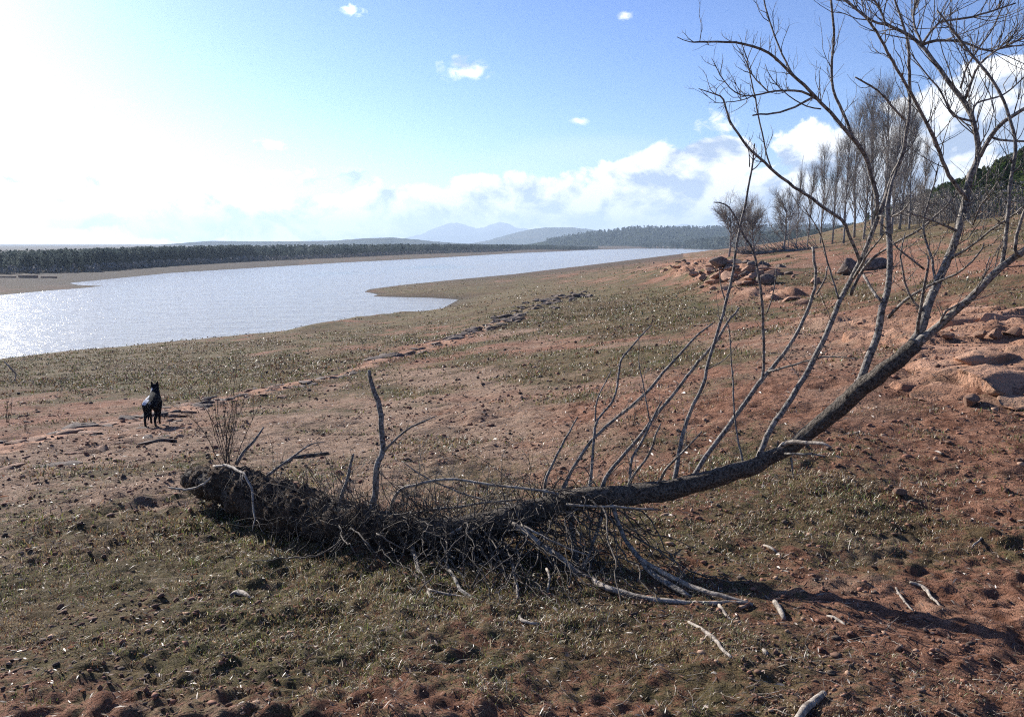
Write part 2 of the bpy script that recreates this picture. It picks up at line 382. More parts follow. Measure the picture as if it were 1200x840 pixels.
# ---------------------------------------------------------------- ground sheet
def ground():
    D = math.radians
    th = np.r_[np.arange(-180, -44, 3.0), np.arange(-44, 44, .115), np.arange(44, 180, 3.0)]; th = np.radians(th)
    r = np.r_[0.15, .5, .9, 1.3, 1.7, 2.0, 2.2*np.exp(np.arange(0, math.log(6500/2.2), .0066))]
    # far rows may be coarser
    keep = np.ones(len(r), bool); idx = np.arange(len(r)); keep[(r > 350) & (idx % 2 == 1)] = False; r = r[keep]
    Rr, T = np.meshgrid(r, th, indexing='ij'); x = Rr*np.sin(T); y = Rr*np.cos(T)
    z, pale, grass, rock, shore, sd = height(x.ravel(), y.ravel(), True)
    V = np.c_[x.ravel(), y.ravel(), z]; n, k = len(r), len(th)
    i = np.arange(n-1)[:,None]*k; j = np.arange(k)[None]; jn = (j+1) % k
    Q = np.stack([i+j, i+k+j, i+k+jn, i+jn], -1).reshape(-1,4)[:, ::-1]
    V = np.vstack([V, [0,0,z[:k].mean()]]); c = n*k; j = np.arange(k)
    T1 = np.stack([np.full(k, c), (j+1) % k, j], 1)
    A = np.c_[pale, grass, rock, shore]; A = np.vstack([A, A[:1]])
    o = mesh('ground', V, [Q, T1], M['ground'], attr={'cover': A})
    return tag(o, kind='structure', label='dry lakeshore of red soil, pale sand and thin grass sloping to the water')
g = ground()
def water():
    xs = np.r_[np.linspace(-700, -150, 12), np.linspace(-140, 120, 66), np.linspace(130, 500, 20)]; ys = np.r_[np.linspace(5, 200, 66), np.linspace(210, 1500, 50)]
    X, Y = np.meshgrid(xs, ys); X = X.ravel(); Y = Y.ravel(); sd = -lake_sd(X, Y); px, py = proj(X, Y, np.full(X.shape, ZW))
    murk = .95*np.exp(-np.maximum(sd,0)/(26+.16*np.hypot(X,Y)))+.25*g2(px,py,260,355,400,25)
    n, k = len(ys), len(xs); i = np.arange(n-1)[:,None]*k; j = np.arange(k-1)[None]
    Q = np.stack([i+j, i+j+1, i+k+j+1, i+k+j], -1).reshape(-1,4)
    o = mesh('water', np.c_[X, Y, np.full(X.shape, ZW)], Q, M['water'], attr={'murk': np.c_[murk,murk,murk,np.ones_like(murk)]})
    tag(o, kind='structure', label='rippled reservoir water, murky near the shore and turquoise farther out')
water()

# ---------------------------------------------------------------- grass, litter, clods
def scatter(n, r0, r1, thmax=42, bias=1.0):
    """points spread with more of them near by, as the eye resolves them"""
    t = R.uniform(0, 1, n)**bias; r = r0*(r1/r0)**t; a = np.radians(R.uniform(-thmax, thmax, n))
    return r*np.sin(a), r*np.cos(a), r
def blades(name, n, r0, r1, h, w, per, label, tuftspread, gthr=.3, bias=1.0):
    x, y, r = scatter(n, r0, r1, bias=bias)
    z, pale, grass, rock, shore, sd = height(x, y, True)
    cl = fbm(x/.35, y/.35, 3, 91)+.5*fbm(x/.09, y/.09, 2, 93)
    keep = (sd > .3) & (grass+.45*cl+.5*fbm(x/2.1, y/1.6, 3, 99) > gthr+R.uniform(0,.35,n)) & (rock < .55)
    x, y, z, r = x[keep], y[keep], z[keep], r[keep]; n = len(x)
    x = np.repeat(x, per); y = np.repeat(y, per); r = np.repeat(r, per); ti = np.repeat(R.uniform(0,1,n), per); N = len(x)
    s = np.clip(r/4, .8, None)**.45
    x = x+R.normal(size=N)*tuftspread*s; y = y+R.normal(size=N)*tuftspread*s
    z = np.repeat(z, per)-.006*s
    H_ = h*R.uniform(.35, 1.25, N)*s; W = w*R.uniform(.6, 1.5, N)*np.clip(r/4, .8, None)**.75
    a = R.uniform(0, 2*np.pi, N); ln = R.uniform(.2, 1.5, N); wa = a+np.pi/2+R.normal(size=N)*.5
    dx, dy = np.cos(a), np.sin(a); wx, wy = np.cos(wa)*W/2, np.sin(wa)*W/2
    B = np.c_[x, y, z]; D = np.c_[dx*ln*.35*H_, dy*ln*.35*H_, H_*.62]; E = np.c_[dx*ln*H_, dy*ln*H_, H_*(1.0-.3*np.clip(ln-.6,0,1))]
    Wv = np.c_[wx, wy, np.zeros(N)]
    V = np.stack([B-Wv, B+Wv, B+D+Wv*.8, B+D-Wv*.8, B+E], 1).reshape(-1,3)
    b = np.arange(N)[:,None]*5
    pal = np.array([[.115,.14,.035],[.17,.18,.05],[.27,.19,.09],[.46,.38,.25],[.07,.045,.03],[.56,.49,.38],[.19,.09,.05]])
    gr = np.clip(.5+.9*fbm(x/1.1, y/1.1, 2, 95), 0, 1)
    pr = np.stack([.9*gr, .9*gr*ti*2, .8*(1-gr)+.3, .35+0*gr, .7+0*gr, .08+.05*(1-gr), .6*(1-gr)+.15], 1); pr = np.cumsum(pr, 1); pr /= pr[:,-1:]
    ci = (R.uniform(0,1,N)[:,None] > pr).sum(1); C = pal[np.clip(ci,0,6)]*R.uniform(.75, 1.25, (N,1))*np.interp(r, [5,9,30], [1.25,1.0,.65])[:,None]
    C = np.repeat(np.c_[C, np.ones(N)], 5, 0)
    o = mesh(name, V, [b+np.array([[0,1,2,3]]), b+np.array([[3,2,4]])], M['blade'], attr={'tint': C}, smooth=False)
    tag(o, label, 'grass', kind='stuff')
blades('short_grass', 52000, 2.0, 9, .020, .0027, 9, 'short sparse olive and straw grass on the foreground soil', .022, .42)
blades('grass_tufts', 60000, 6, 60, .028, .005, 7, 'low grass tufts spread over the shore behind the fallen tree', .05, .55)
blades('grass_clumps', 9000, 2.0, 12, .034, .003, 22, 'denser clumps of olive and straw grass dotted over the foreground', .022, .78)
blades('far_grass', 10000, 22, 170, .03, .010, 4, 'low grass and weeds covering the distant part of the shore', .12, .55)
blades('dry_weeds', 3500, 2.2, 30, .05, .0035, 6, 'taller dry weed stems scattered over the grass', .04, .55)
def litter():
    n = 36000
    x, y, r = scatter(n, 2.0, 13); z, pale, grass, rock, shore, sd = height(x, y, True)
    k = (sd > .3) & (rock < .6) & (fbm(x/.5,y/.5,2,97) > -.35); x, y, z, r = x[k], y[k], z[k], r[k]; n = len(x)
    s = np.clip(r/4, .8, None)**.6*(.002+np.minimum(R.exponential(.002, n), .005))
    a = R.uniform(0, 6.28, n); el = R.uniform(1.5, 9, n)
    u = np.c_[np.cos(a), np.sin(a), R.normal(size=n)*.3]*(s*np.minimum(el,4))[:,None]; v = np.c_[-np.sin(a), np.cos(a), R.normal(size=n)*.6]*(s*.45)[:,None]
    c = np.c_[x, y, z+s*.5]; up = np.c_[np.zeros(n), np.zeros(n), s*R.uniform(0,1.2,n)]
    V = np.stack([c-u-v*.5, c-u*.2-v+up, c+u*.3-v*.7+up, c+u, c+u*.2+v+up*.6, c-u*.5+v*.8], 1).reshape(-1,3); b = np.arange(n)[:,None]*6
    pal = np.array([[.36,.31,.25],[.28,.20,.14],[.10,.06,.04],[.22,.11,.07],[.16,.12,.09]])
    C = pal[R.choice(5, n, p=[.05,.17,.35,.28,.15])]*R.uniform(.7, 1.25, (n,1)); C = np.repeat(np.c_[C, np.ones(n)], 6, 0)
    o = mesh('leaf_litter', V, [b+np.array([[0,1,4,5]]), b+np.array([[1,2,3,4]])], M['blade'], attr={'tint': C}, smooth=False)
    tag(o, 'curled dead leaves and wood chips scattered on the soil', 'leaf litter', kind='stuff')
litter()
import bmesh
def ico(sub):
    bm = bmesh.new(); bmesh.ops.create_icosphere(bm, subdivisions=sub, radius=1)
    V = np.array([v.co[:] for v in bm.verts]); Fc = np.array([[v.index for v in f.verts] for f in bm.faces]); bm.free(); return V, Fc
def rockshape(sub, seed, flat=.6, rough=.13, cuts=16):
    V, Fc = ico(sub); rg = np.random.default_rng(seed)
    for _ in range(cuts):                                        # chop facets
        n = unit(rg.normal(size=3)); d = rg.uniform(.38, .8); q = V@n; V = V-np.maximum(q-d, 0)[:,None]*n
    nn = perlin(V[:,0]*2.2+seed, V[:,1]*2.2+V[:,2]*1.3, seed)+.5*perlin(V[:,0]*5+seed, V[:,2]*5+V[:,1]*3, seed+3)
    V = V*(1+rough*.5*nn)[:,None]; V[:,2] *= flat; return V, Fc
ROCKM = {}
def rock(name, label, cat, px, py, w, mat, seed, flat=.5, asp=.7, rot=0, group=None, sink=.3, proto=None, sub=3):
    p = gpd(px, py); key = (proto, mat)
    if proto is not None and key in ROCKM:
        o = ROCKM[key].copy(); col.objects.link(o)
    else:
        V, Fc = rockshape(sub, seed, flat); o = mesh(name, V, [Fc], M[mat], smooth=(sub < 3)); 
        if proto is not None: ROCKM[key] = o
    o.scale = (w/2, w/2*asp, w/2); o.rotation_euler = (random.uniform(-.12,.12), random.uniform(-.12,.12), rot)
    o.location = (p[0], p[1], p[2]+w/2*flat*(.75-sink)); tag(o, label, cat, group)
    return o
rock('stone', 'small pale sunlit stone alone on the grass right of the fallen trunk', 'stone', 1055, 579, .125, 'rock', 3, .6, .8, .4)
rock('rock', 'angular orange sandstone block lying below the smooth slabs at right', 'rock', 1136, 475, .26, 'rock', 8, .7, .7, .9)
rock('rock', 'rounded sandstone boulder leftmost in the row above the slabs', 'rock', 1112, 399, .26, 'rock', 9, .5, .7, .3)
rock('rock', 'brown rounded boulder second in the row above the slabs', 'rock', 1146, 396, .26, 'rock', 12, .6, .8, 2)
rock('rock', 'pale topped boulder third in the row above the slabs', 'rock', 1167, 395, .30, 'rock', 15, .6, .8, 1.2)
rock('rock', 'brown boulder at the right end of the row above the slabs', 'rock', 1188, 396, .30, 'rock', 16, .6, .7, 2.2)
def slab(label, px, py, w, asp, rot, seed, flat=.2):
    p = gpd(px, py); V, Fc = rockshape(4, seed, 1, .10, 26); V[:,2] = np.clip(V[:,2], -.6, .42)+.06*perlin(V[:,0]*3, V[:,1]*3, seed); o = mesh('rock_slab', V, [Fc], M['ground'], smooth=False, attr={'cover': np.tile([.5,0,1,0], (len(V),1))})
    o.scale = (w/2, w/2*asp, w*flat); o.rotation_euler = (.10, random.uniform(-.05,.08), rot); o.location = (p[0], p[1], p[2]-w*flat*.30); tag(o, label, 'rock slab', 'pinkish sandstone slabs at the right'); return o
for i, a in enumerate([('broad smooth pinkish slab lowest and nearest in the slab group at right',1122,458,1.25,.9,.2),('long pale slab above the nearest one, running to the right edge',1178,440,1.7,.6,.35),('flat pinkish slab just right of the trunk fork',1098,428,1.1,.7,-.1),
        ('small slab at the right edge below the long pale slab',1196,470,.9,.8,.5),('narrow slab with a dark crack between the boulder row and the long slab',1158,416,1.3,.5,.1),('thin slab at upper left of the slab group behind the trunk',1085,408,1.0,.6,.3),('slab at the right edge level with the boulder row',1204,412,1.2,.6,-.2),
        ('low reddish slab farther up the slope behind the slab group',1130,376,1.5,.45,.2),('low pale slab on the slope near the right edge',1185,372,1.4,.4,.1),('small pinkish slab left of the trunk fork on the red slope',1010,392,1.1,.5,.2),('little flat slab under the trunk fork',1060,450,.7,.6,.4)]): slab(*a, seed=200+i)
rock('boulder', 'large dark boulder on the red slope behind the leaning limbs', 'boulder', 993, 322, 1.6, 'darkrock', 21, .62, .6, .2)
rock('boulder', 'long low dark boulder right of the large one on the red slope', 'boulder', 1024, 316, 1.9, 'darkrock', 22, .42, .6, .4)
rock('boulder', 'rounded dark boulder at the right end of the pale outcrop', 'boulder', 900, 332, 1.1, 'darkrock', 25, .5, .6, .4)
rock('boulder', 'biggest dark boulder in the middle of the pale outcrop', 'boulder', 845, 314, 1.3, 'darkrock', 26, .5, .6, .4)
for i, (px, py, w, mt) in enumerate([(778,318,1.0,'rock'),(795,313,.9,'rock'),(806,309,.8,'darkrock'),(816,309,.7,'darkrock'),(812,322,1.3,'rock'),(830,318,1.3,'rock'),(826,327,1.1,'rock'),(858,325,1.4,'rock'),
        (868,334,1.0,'rock'),(874,319,1.3,'rock'),(884,325,1.0,'rock'),(893,316,1.2,'rock'),(840,332,1.2,'rock'),(908,322,1.1,'rock'),(915,313,1.0,'darkrock'),(862,309,1.3,'darkrock'),(880,309,1.0,'darkrock'),(850,340,.9,'rock'),(905,349,1.0,'rock'),(925,352,.9,'rock'),(940,357,.9,'rock')]):
    rock('rock', 'broken sandstone block in the pale outcrop left of the grove' if mt == 'rock' else 'darker block in the pale outcrop left of the grove', 'rock', px, py, w, mt, 40+i % 7, .42, .7, random.uniform(0,3), 'blocks of the pale sandstone outcrop', proto=i % 7, sink=.8)
for i in range(60):
    px = random.gauss(845,42); py = 320+random.gauss(0,8)+(px-845)*.03; mt = 'darkrock' if random.random() < .3 else 'rock'
    rock('rock', 'small broken sandstone piece in the pale outcrop left of the grove' if mt == 'rock' else 'small dark piece of stone in the pale outcrop left of the grove', 'rock', px, py, random.uniform(.3,.9), mt, 60+i % 6, .45, random.uniform(.5,1), random.uniform(0,3), 'small pieces of the pale outcrop', proto=('o', i % 6))
def band(P, n, jx, w0, w1, label, group, flat=.4):
    for i in range(n):
        t = min(abs(random.gauss(2.6, 1.2)), len(P)-1.01); k = int(t); a = P[k]+(P[k+1]-P[k])*(t-k)
        d = math.hypot(a[0], a[1]); x = a[0]+random.gauss(0, jx*d*.03); y = a[1]+random.gauss(0, jx*d*.05)
        w = random.uniform(w0, w1)*(.6+.4*d/14); pr = ('s', i % 5)
        key = (pr, 'darkrock')
        if key in ROCKM: o = ROCKM[key].copy(); col.objects.link(o)
        else:
            V, Fc = rockshape(3, 70+i, 1, .3); o = mesh('stone', V, [Fc], M['darkrock'], smooth=False); ROCKM[key] = o
        o.scale = (w/2*random.uniform(.9,1.7), w/2*random.uniform(.5,.9), w/2*flat*random.uniform(.6,1.2)); o.rotation_euler = (random.uniform(-.25,.25), random.uniform(-.25,.25), random.uniform(-.5,.8))
        o.location = (x, y, hz(x, y)+o.scale[2]*.3); tag(o, label, 'stone', group)
band(RIDGE2, 150, .6, .14, .5, 'grey stone in the rubble line running up the shore beyond the ledge', 'grey stones of the rubble line')
def ledge(P, n, jx, w0, w1, th, label, group, mats=('darkrock','rock')):
    for i in range(n):
        t = random.uniform(0, len(P)-1.001); k = int(t); v_ = P[k+1]-P[k]; a = P[k]+v_*(t-k)
        wd = (2.2 if t < 3.6 else 1.0)*(.4+abs(math.sin(t*2.3+1))); x = a[0]+random.gauss(0, jx*wd); y = a[1]+random.gauss(0, jx*1.3*wd)
        if math.sin(t*5.1)+.6*math.sin(t*11.7+2) < -.55: continue
        mt = mats[0] if random.random() < .5 else mats[1]; key = (('l', i % 6), mt)
        if key in ROCKM: o = ROCKM[key].copy(); col.objects.link(o)
        else:
            V, Fc = rockshape(3, 170+i, 1, .22, 18); o = mesh('stone', V, [Fc], M[mt], smooth=False); ROCKM[key] = o
        w = random.uniform(w0, w1); o.scale = (w*.75, w*random.uniform(.25,.45), w*th*random.uniform(.6,1.2)); o.rotation_euler = (random.uniform(-.12,.2), random.uniform(-.12,.12), math.atan2(v_[1], v_[0])+random.gauss(0,.8))
        o.location = (x, y, hz(x, y)+o.scale[2]*.05); tag(o, label, 'stone', group)
ledge(RIDGE, 230, .42, .10, .5, .14, 'flat grey slab of stone in the low rock ledge behind the fallen tree', 'flat stones of the low ledge')
def pebbles():
    V0, F0 = ico(1); n = 26000; x, y, r = scatter(n, 2.2, 40); z, pale, grass, rk, shore, sd = height(x, y, True)
    k = (sd > .5) & (fbm(x/2,y/2,2,101)+.6*rk+.3*pale > .05); x,y,z,r = x[k],y[k],z[k],r[k]; n = len(x)
    s = (R.uniform(.003,.006,n)+np.minimum(R.exponential(.0035,n),.012))*np.clip(r/4,.8,None)**.6
    S = s[:,None]*R.uniform(.6,1.4,(n,3)); S[:,2] *= .6; a = R.uniform(0,6.28,n)
    V = V0[None]*S[:,None]*(1+R.normal(size=(n,len(V0),1))*.25)
    X = V[...,0]*np.cos(a)[:,None]-V[...,1]*np.sin(a)[:,None]; Y = V[...,0]*np.sin(a)[:,None]+V[...,1]*np.cos(a)[:,None]
    V = np.stack([X+x[:,None], Y+y[:,None], V[...,2]+z[:,None]+S[:,2:3]*.4], -1).reshape(-1,3)
    Fc = (F0[None]+np.arange(n)[:,None,None]*len(V0)).reshape(-1,3)
    C = np.array([[.24,.12,.08],[.34,.22,.15],[.14,.08,.055],[.09,.065,.05]])[R.choice(4,n,p=[.33,.12,.35,.20])]*R.uniform(.8,1.2,(n,1)); C = np.repeat(np.c_[C,np.ones(n)], len(V0), 0)
    m, t, b = material('clod'); vc = t.new('ShaderNodeVertexColor', layer_name='tint'); t.lk(vc.outputs[0], b.inputs['Base Color']); b.inputs['Roughness'].default_value = .95
    o = mesh('soil_clods', V, [Fc], m, attr={'tint': C}, smooth=False); tag(o, 'small clods and pebbles strewn over the red soil', 'clods', kind='stuff')
pebbles()

# ---------------------------------------------------------------- the fallen tree
root0 = gpd(225, 588); ORG = np.array([root0[0], root0[1], root0[2]])
ft = tag(empty('fallen_tree', ORG), 'big leafless fallen tree with leaning trunk and bare limbs, roots torn up at left', 'fallen tree')
RS = .68
def C(pts, step=.05, jit=.004):
    """pts: (px, py, depth or None for lying on the ground, radius in px)"""
    P = []
    for p in pts:
        if p[2] is None: w = gpd(p[0], p[1]); rr = p[3]*w[1]/F; w = w+np.array([0,0,rr*.7])
        else: w = at(*p[:3]); rr = RS*p[3]*p[2]/F
        P.append([*w, rr])
    Q = smooth_curve(P, step, jit); return Q[:,:3], np.maximum(Q[:,3], .0012)
# trunk
trunk = [(222,562,6.3,14),(262,570,6.05,20),(300,584,5.75,24),(350,598,5.4,24),(400,608,5.1,22),(440,616,4.95,22),(480,623,4.83,22),(520,624,4.75,21),(560,620,4.72,20),(600,608,4.68,19),(632,598,4.7,17),(662,589,4.65,16),
         (700,583,4.6,15.5),(760,577,4.55,15.5),(800,569,4.5,14.5),(850,556,4.45,14),(890,543,4.4,13.5),(925,524,4.35,13.5),(960,497,4.3,15),(1005,459,4.2,17),(1045,428,4.1,17),(1075,403,4.05,15)]
TP, TR = C(trunk, .03, .004); TR = TR*np.interp(TP[:,0], [0,.9,1.4,2.1], [1.3,1.2,.93,.78])
tb = Tubes(ORG); tb.add(TP, TR, 22, .13)
for (a, b, r) in [(640,655,1.35),(770,785,1.3),(955,970,1.2),(1008,1018,1.15),(1062,1075,1.15)]: pass
for i in range(46):
    k = int(R.uniform(.12,.97)*len(TP)); n_ = unit(R.normal(size=3)*[1,.7,1]); p = TP[k]+n_*TR[k]*.85; L_ = R.uniform(.015,.05)
    tb.add([p-n_*.02, p+n_*L_*.5, p+n_*L_+R.normal(size=3)*.006], [TR[k]*R.uniform(.18,.38), TR[k]*.16, .004], 7, .2)
tb.build('trunk', M['bark'], ft)
TWM = 1.45
def limb(pts, tw=0, tl=.3, tr=.004, k=10, mat='limb', lab=None, up=.15, lv=1, kids=(), bump=.08, name='branch', jit=.004, spread=.8):
    P, r = C(pts, .045, jit); r = r*(.80 if mat == 'limb' else .8); t = Tubes(ORG); t.add(P, r, k, bump)
    if tw: twigs(t, P, r, int(tw*TWM), tl, tr*.7, up, lv, spread=spread)
    o = t.build(name, M[mat], ft)
    if lab: o['label'] = lab
    for (kp, ktw, ktl) in kids:
        P2, r2 = C(kp, .04, jit*.8); t2 = Tubes(ORG); t2.add(P2, r2*.85, 7, .06)
        if ktw: twigs(t2, P2, r2, int(ktw*TWM), ktl, tr*.55, up, lv, spread=spread)
        q = t2.build('twig', M[mat], o)
    return o, P, r
# forked trunk end: the right limb and the tall limb
limb([(1062,414,4.08,12),(1083,396,4.04,10),(1101,382,4.0,8.5),(1137,350,3.9,8),(1173,314,3.85,7.5),(1200,296,3.8,6.5),(1250,262,3.75,5),(1310,215,3.7,4)], 8, .4, .004, 14,
  kids=[([(1173,314,3.85,4.2),(1178,286,3.86,4),(1184,221,3.88,3.6),(1189,193,3.88,3.6),(1190,166,3.9,3.3),(1181,130,3.92,3),(1170,105,3.94,3),(1148,75,3.96,2.6),(1130,50,3.98,2.4),(1114,32,4,2),(1098,12,4,1.6)], 16, .35),
        ([(1196,300,3.8,4),(1189,292,3.79,3.5),(1196,262,3.78,3),(1203,240,3.75,2.5)], 3, .3),
        ([(1101,382,4.0,3),(1108,365,3.95,2.4),(1135,350,3.9,1.8),(1150,330,3.85,1.4),(1160,300,3.8,1)], 5, .25)])
A, AP, AR = limb([(1070,404,4.06,11),(1082,380,4.1,9.5),(1091,350,4.15,9),(1105,318,4.2,8.5),(1119,280,4.25,8),(1132,236,4.3,7.5),(1137,205,4.32,7),(1147,184,4.33,6),(1142,150,4.36,5.2),(1133,125,4.4,5),(1112,96,4.42,4.6),(1094,71,4.45,4.2),(1081,52,4.48,3.8),(1065,42,4.5,3.3),(1037,30,4.5,2.8),(1021,24,4.5,2.2),(987,-5,4.5,1.6),(960,-30,4.5,1.2)], 26, .42, .0045, 14,
  kids=[([(1148,184,4.33,4.5),(1161,162,4.3,4.3),(1175,142,4.25,4),(1200,128,4.2,3.5),(1240,100,4.15,2.5)], 8, .35),
        ([(1163,162,4.3,2.5),(1180,165,4.25,2.2),(1205,166,4.2,2)], 2, .2),
        ([(1135,236,4.3,4.5),(1123,222,4.27,4.4),(1112,205,4.25,4),(1101,179,4.2,3.8),(1091,154,4.15,3.4),(1076,125,4.1,3.2),(1062,100,4.05,3),(1044,71,4.0,2.8),(1030,46,3.95,2.5),(1016,21,3.9,2.2),(992,2,3.9,1.8),(970,-20,3.9,1.4)], 18, .3),
        ([(1081,53,4.48,3),(1098,48,4.5,2.8),(1126,49,4.5,2.4),(1160,60,4.5,2),(1200,45,4.5,1.4)], 16, .38),
        ([(1081,53,4.48,2.5),(1100,28,4.45,2.3),(1140,20,4.4,2),(1190,5,4.4,1.4)], 14, .38),
        ([(1081,53,4.48,2.4),(1070,20,4.55,2),(1082,-20,4.6,1.6)], 12, .35),
        ([(1037,30,4.5,2.2),(1030,10,4.45,1.9),(1012,-15,4.4,1.4)], 10, .35),
        ([(1130,117,4.4,3),(1138,93,4.35,2.6),(1148,75,4.3,2.2),(1168,58,4.25,1.9),(1205,44,4.2,1.4)], 12, .35),
        ([(1126,103,4.4,2.2),(1134,75,4.45,1.9),(1160,40,4.5,1.4),(1176,5,4.5,1)], 8, .3),
        ([(1140,143,4.37,2.4),(1118,136,4.3,2),(1104,110,4.3,1.8),(1080,80,4.3,1.4),(1065,60,4.3,1)], 6, .3),
        ([(1137,140,4.37,2.6),(1145,120,4.5,2),(1175,112,4.6,1.6),(1200,90,4.7,1.2)], 8, .3)])
# tall dark limb crossing on the left of the fork
limb([(1004,452,4.2,9),(1012,437,4.22,8.5),(1020,415,4.25,8),(1026,398,4.27,7.8),(1034,364,4.3,7.2),(1041,340,4.33,6.8),(1044,307,4.36,6.2),(1042,270,4.4,5.8),(1040,245,4.42,5),(1043,222,4.45,3.5),(1050,200,4.5,2.5)], 5, .3, .004, 12,
  kids=[([(1040,372,4.3,3.5),(1060,353,4.2,3.2),(1090,335,4.1,2.8),(1120,322,4,2.3),(1145,300,3.9,1.8),(1152,285,3.9,1.2)], 6, .25),
        ([(1032,352,4.3,3),(1022,340,4.4,3),(1012,322,4.5,2.6)], 0, .2)])
LC, CP_, CR_ = limb([(884,545,4.45,8),(890,530,4.5,6.5),(904,499,4.55,6.2),(926,467,4.6,6),(947,435,4.65,6),(956,414,4.67,5.8),(969,389,4.7,5.6),(983,356,4.75,5.4),(992,339,4.78,5),(1004,314,4.8,5.6),(1015,292,4.8,5),(1028,254,4.82,4.6),(1044,214,4.85,4),(1057,182,4.85,3.8),(1062,154,4.87,3.6),(1066,118,4.9,3.4),(1065,64,4.9,3),(1060,32,4.9,2.6),(1048,-5,4.9,2),(1038,-30,4.9,1.6)], 18, .35, .004, 12,
  kids=[([(1028,252,4.82,4),(1028,229,4.8,4.4),(1020,205,4.78,4.4),(1012,183,4.75,4.3),(998,160,4.7,4.2),(985,146,4.68,3.8),(973,132,4.65,3.5),(955,114,4.6,3.3),(934,93,4.55,3),(916,75,4.5,2.7),(891,58,4.45,2.5),(862,48,4.4,2.2),(820,51,4.35,1.8),(808,49,4.35,1),(794,43,4.33,.7)], 14, .22),
        ([(1003,168,4.75,3),(992,143,4.75,3),(984,123,4.75,2.9),(976,104,4.75,2.6),(974,80,4.75,2.5),(977,46,4.75,2.4),(973,5,4.75,2.2),(970,-20,4.75,1.8)], 7, .25),
        ([(955,114,4.6,2.8),(938,122,4.55,2.2),(915,131,4.5,1.9),(882,136,4.45,1.5)], 0, .2),
        ([(957,116,4.6,2.2),(940,107,4.6,2.4),(915,107,4.55,2),(900,108,4.55,1.8),(883,112,4.5,1.5),(868,112,4.5,1.3),(855,103,4.5,1.1),(843,88,4.5,.9),(833,68,4.5,.6)], 12, .16),
        ([(883,112,4.5,1.1),(868,118,4.48,1),(852,121,4.45,.8),(838,120,4.45,.7),(820,104,4.4,.5)], 7, .12),
        ([(900,108,4.55,1.4),(886,93,4.6,1.2),(878,80,4.6,1.1),(870,65,4.6,.9),(862,52,4.6,.6)], 8, .14),
        ([(962,128,4.6,1.6),(946,124,4.55,1.3),(925,112,4.5,1.1),(905,92,4.5,.9),(897,75,4.5,.6)], 4, .12),
        ([(930,90,4.55,2),(920,72,4.6,1.8),(908,44,4.65,1.6),(896,0,4.7,1.4),(890,-20,4.7,1)], 5, .2),
        ([(960,115,4.6,1),(960,95,4.6,.8),(963,78,4.6,.6)], 0, .1),
        ([(1061,140,4.87,2.4),(1045,125,4.85,2.2),(1029,107,4.83,2),(1002,91,4.8,1.5)], 4, .16),
        ([(1028,252,4.82,3),(1046,253,4.7,2),(1058,246,4.6,1.7),(1067,236,4.55,1)], 0, .1),
        ([(1008,310,4.8,4),(1003,296,4.78,3.6),(994,271,4.75,3.4),(987,257,4.73,3.4),(959,239,4.7,3.2),(923,214,4.65,3),(901,196,4.6,2.8),(876,171,4.55,2.5),(857,143,4.5,2.2),(848,118,4.5,1.8),(838,110,4.45,1.3),(819,104,4.4,.8)], 10, .18),
        ([(905,200,4.6,1.8),(898,186,4.62,1.6),(891,146,4.65,1.5),(884,107,4.65,1.4),(876,71,4.7,1.1),(868,50,4.7,.7)], 7, .13),
        ([(996,346,4.78,3.6),(1003,330,4.75,3.4),(1020,305,4.7,2.6),(1048,285,4.6,2.4),(1080,268,4.5,2.2),(1110,240,4.45,1.8),(1124,222,4.4,1.3)], 8, .25),
        ([(1000,325,4.78,3),(1015,300,4.6,2.2),(1030,280,4.5,1.6),(1045,262,4.4,1.2)], 4, .2),
        ([(983,352,4.75,2.2),(975,325,4.8,2),(965,290,4.8,1.6),(955,262,4.8,1.2),(940,240,4.8,.8)], 5, .25)])
limb([(812,562,4.55,7),(819,546,4.6,5.4),(840,517,4.65,5.2),(861,489,4.7,5),(886,453,4.75,5),(897,439,4.8,5),(919,414,4.85,4),(936,385,4.9,3.8),(949,356,4.95,3.6),(956,328,5,3.2),(954,306,5.02,3.2),(952,289,5.05,2.8)], 4, .2, .003, 10,
  kids=[([(893,447,4.78,3.6),(895,425,4.77,3),(895,403,4.76,3),(894,367,4.74,2.8),(890,331,4.72,2.6),(883,296,4.7,2.3),(869,274,4.68,2.1),(859,250,4.66,1.8),(850,240,4.65,1.5),(837,237,4.64,1)], 3, .2),
        ([(898,367,4.74,1.6),(906,349,4.72,1.3),(909,314,4.7,1)], 0, .1),
        ([(957,345,5,2),(968,325,5,1.7),(970,312,5,1.3)], 0, .1),
        ([(900,436,4.8,2.4),(940,425,4.7,1.8),(975,418,4.6,1.3),(1005,420,4.5,.8)], 3, .15)])
limb([(790,566,4.55,6),(797,524,4.62,4.6),(804,492,4.68,4.2),(822,453,4.74,4),(833,414,4.8,3.6),(847,367,4.85,3.4),(858,324,4.9,3),(865,281,4.93,2.8),(873,240,4.95,2.4),(881,200,4.98,2),(885,168,5,1.4)], 8, .2, .003, 10,
  kids=[([(880,200,4.98,1.3),(890,190,5,1),(892,170,5,.7)], 0, .1), ([(878,196,4.98,1.2),(878,180,4.98,.9),(874,165,4.98,.6)], 0, .1),
        ([(851,355,4.88,1.5),(845,335,4.9,1.2),(842,315,4.9,.7)], 0, .1), ([(828,433,4.76,1.2),(850,420,4.8,1),(866,402,4.8,.6)], 0, .1)])
limb([(705,580,4.62,6),(711,560,4.66,4.4),(740,524,4.72,4),(765,492,4.78,3.8),(794,456,4.84,3.6),(826,417,4.9,3.2),(851,381,4.95,2.8),(865,360,5,2)], 6, .2, .003, 9,
  kids=[([(762,494,4.78,1.6),(754,453,4.85,1.3),(749,424,4.9,1.1),(747,392,4.9,.7)], 3, .1)])
